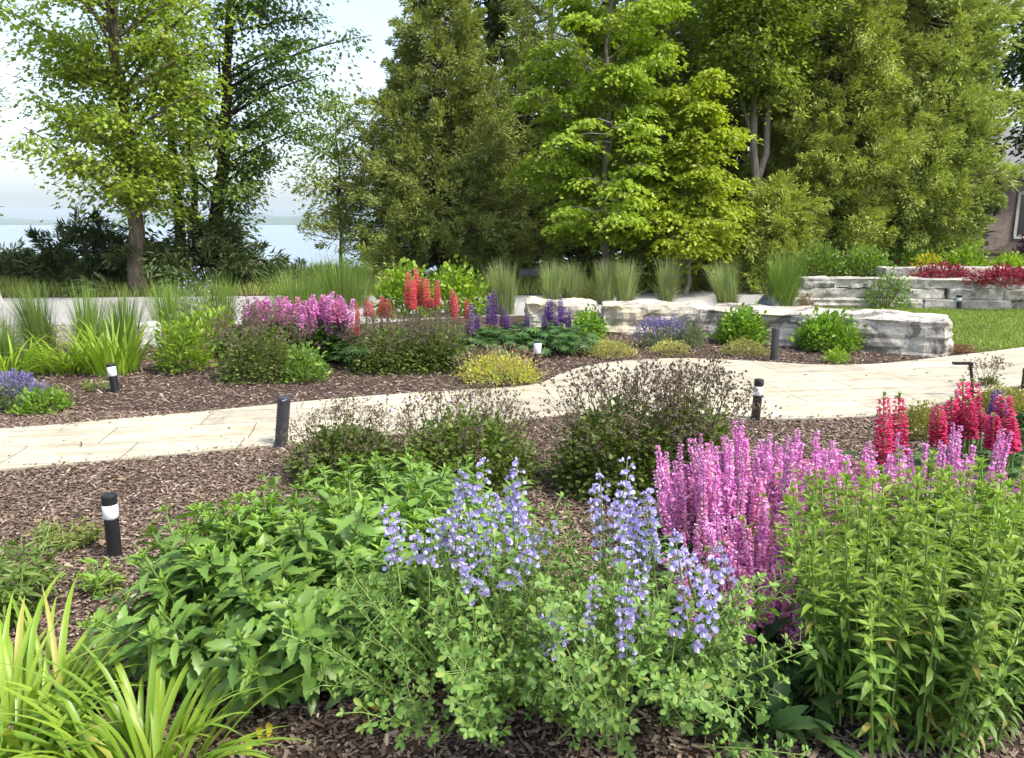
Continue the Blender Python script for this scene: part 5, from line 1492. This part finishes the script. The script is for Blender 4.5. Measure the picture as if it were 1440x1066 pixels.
# planting on top of the limestone wall
def on_wall(name, label, cat, px, py, wpx, ty, mat, leafL, leafW, n, seed, zb=.55, depth=.7, up=.3, tpl=T_RHOMB):
    g = at(px, py, zb); r = wpx / 2 * mpp(g[1], py); Y = g[1] + .3
    root = thing(name, label, cat, (g[0] * Y / g[1], Y, zb - .04)); h = zat(ty, Y) - zb
    rg = np.random.default_rng(seed)
    P, d = dome(rg, n, r, r * depth, h, .4); D = d + rg.normal(size=(n, 3)) * .5; D[:, 2] += up
    L = leafL * rg.uniform(.6, 1.3, n)
    mb = MB(); leaves(mb, P, D, rnd_dirs(rg, n, 1), L, L * leafW / leafL, tpl, .15); mb.build('foliage', mat, root)
    mb = MB()
    for i in range(10):
        e = rnd_dirs(rg, 1, .6)[0] * (r, r * depth, h) * .85; e[2] = abs(e[2])
        tube(mb, bez((0, 0, -.05), e * (.4, .4, .7), e, 5), np.linspace(.014, .005, 5), 4, cap=False)
    mb.build('twigs', M['stem_brown'], root)
on_wall('barberry', 'crimson barberry on the wall nearer the limestone upper stone', 'shrub', 1325, 394, 92, 368, M['barberry'], .07, .035, 1300, 971)
on_wall('barberry', 'crimson barberry on the wall nearer the picture edge', 'shrub', 1414, 398, 100, 372, M['barberry'], .07, .035, 1500, 972)
on_wall('golden_shrub', 'golden yellow low shrub between the cedar and the barberry', 'shrub', 1306, 378, 44, 356, M['gold'], .09, .05, 600, 973)
on_wall('lime_shrub', 'lime green shrub behind the crimson barberries below the house', 'shrub', 1355, 384, 74, 344, M['lime'], .10, .05, 1200, 974, zb=.5)
on_wall('lime_shrub', 'lime green shrub at the picture edge behind the barberry', 'shrub', 1418, 386, 56, 356, M['lime'], .10, .05, 800, 975, zb=.5)
on_wall('plum_shrub', 'dark plum leaved shrub at the very edge below the house window', 'shrub', 1442, 384, 36, 322, M['plum'], .10, .06, 700, 976, zb=.5)
on_wall('green_shrub', 'mid green shrub under the overhanging cedar behind the wall', 'shrub', 1262, 376, 90, 334, M['maple_dark'], .10, .06, 1300, 977, zb=.5)
on_wall('green_shrub', 'deep green shrub at the foot of the brick house', 'shrub', 1395, 352, 110, 326, M['maple_dark'], .14, .08, 1300, 978, zb=.5)

on_wall('green_shrub', 'dark green shrub on the wall end beside the tallest reed grass', 'shrub', 1150, 388, 80, 342, M['maple_dark'], .08, .045, 1500, 979, zb=.56)
on_wall('green_shrub', 'dark green shrub on the wall behind the airy wall shrub', 'shrub', 1215, 388, 76, 346, M['maple_dark'], .08, .045, 1500, 980, zb=.56)
# low lime growth on the verge across the driveway
shrub('verge_plant', 'lime green low plants at the foot of the bright maple', 'plant', 905, 410, 70, 384, M['lime'], .1, .05, 700, 981, T_RHOMB, .3, .5, stems=False, depth=.4)
shrub('verge_plant', 'lime green low plant on the verge beside the young maple', 'plant', 1010, 400, 40, 382, M['lime'], .1, .05, 400, 982, T_RHOMB, .3, .5, stems=False, depth=.4)

# dry leaves and twigs blown onto the mulch
def litter():
    rg = np.random.default_rng(77); mb = MB()
    q = scatter_poly(rg, [(-3.2, 1.7), (3.2, 1.7), (5, 5.6), (7, 11), (-8, 11)], 520)
    q = q[~inside(PATH, q[:, 0], q[:, 1])]; n = len(q); a = rg.uniform(0, 6.28, n)
    leaves(mb, np.column_stack([q, rg.uniform(.012, .022, n)]), np.column_stack([np.cos(a), np.sin(a), rg.normal(.1, .2, n)]), rnd_dirs(rg, n, 2.0), rg.uniform(.025, .06, n), rg.uniform(.012, .03, n), T_LANCE, rg.uniform(-.5, .5, n))
    for i in range(160):
        x, y = scatter_poly(rg, [(-3.2, 1.7), (3.2, 1.7), (5, 5.6), (-5, 6.6)], 1)[0]
        if inside(PATH, np.array([x]), np.array([y]))[0]: continue
        t = rg.uniform(0, 6.28); l = rg.uniform(.04, .16)
        tube(mb, [(x, y, .014), (x + l * .5 * math.cos(t), y + l * .5 * math.sin(t), .024), (x + l * math.cos(t + .3), y + l * math.sin(t + .3), .014)], [.003, .0025, .0015], 4, cap=False)
    struct(mb.build('leaf_litter', M['litter']), 'stuff')
litter()

# ------------------------------------------------------------------ the air: lake haze, far shore fades
def haze_box():
    mb = MB(); box(mb, (0, 4600, 60), (15200, 9500, 220))
    o = mb.build('haze', [], None, False)
    m, nt, out = newmat('lake haze')
    v = nt.nodes.new("ShaderNodeVolumePrincipled")
    v.inputs['Color'].default_value = (.76, .90, 1.0, 1)
    v.inputs['Density'].default_value = HAZE
    v.inputs['Anisotropy'].default_value = 0.0
    nt.links.new(v.outputs[0], out.inputs['Volume'])
    o.data.materials.append(m)
    struct(o, 'stuff')
HAZE = 1.0e-4
if HAZE: haze_box()
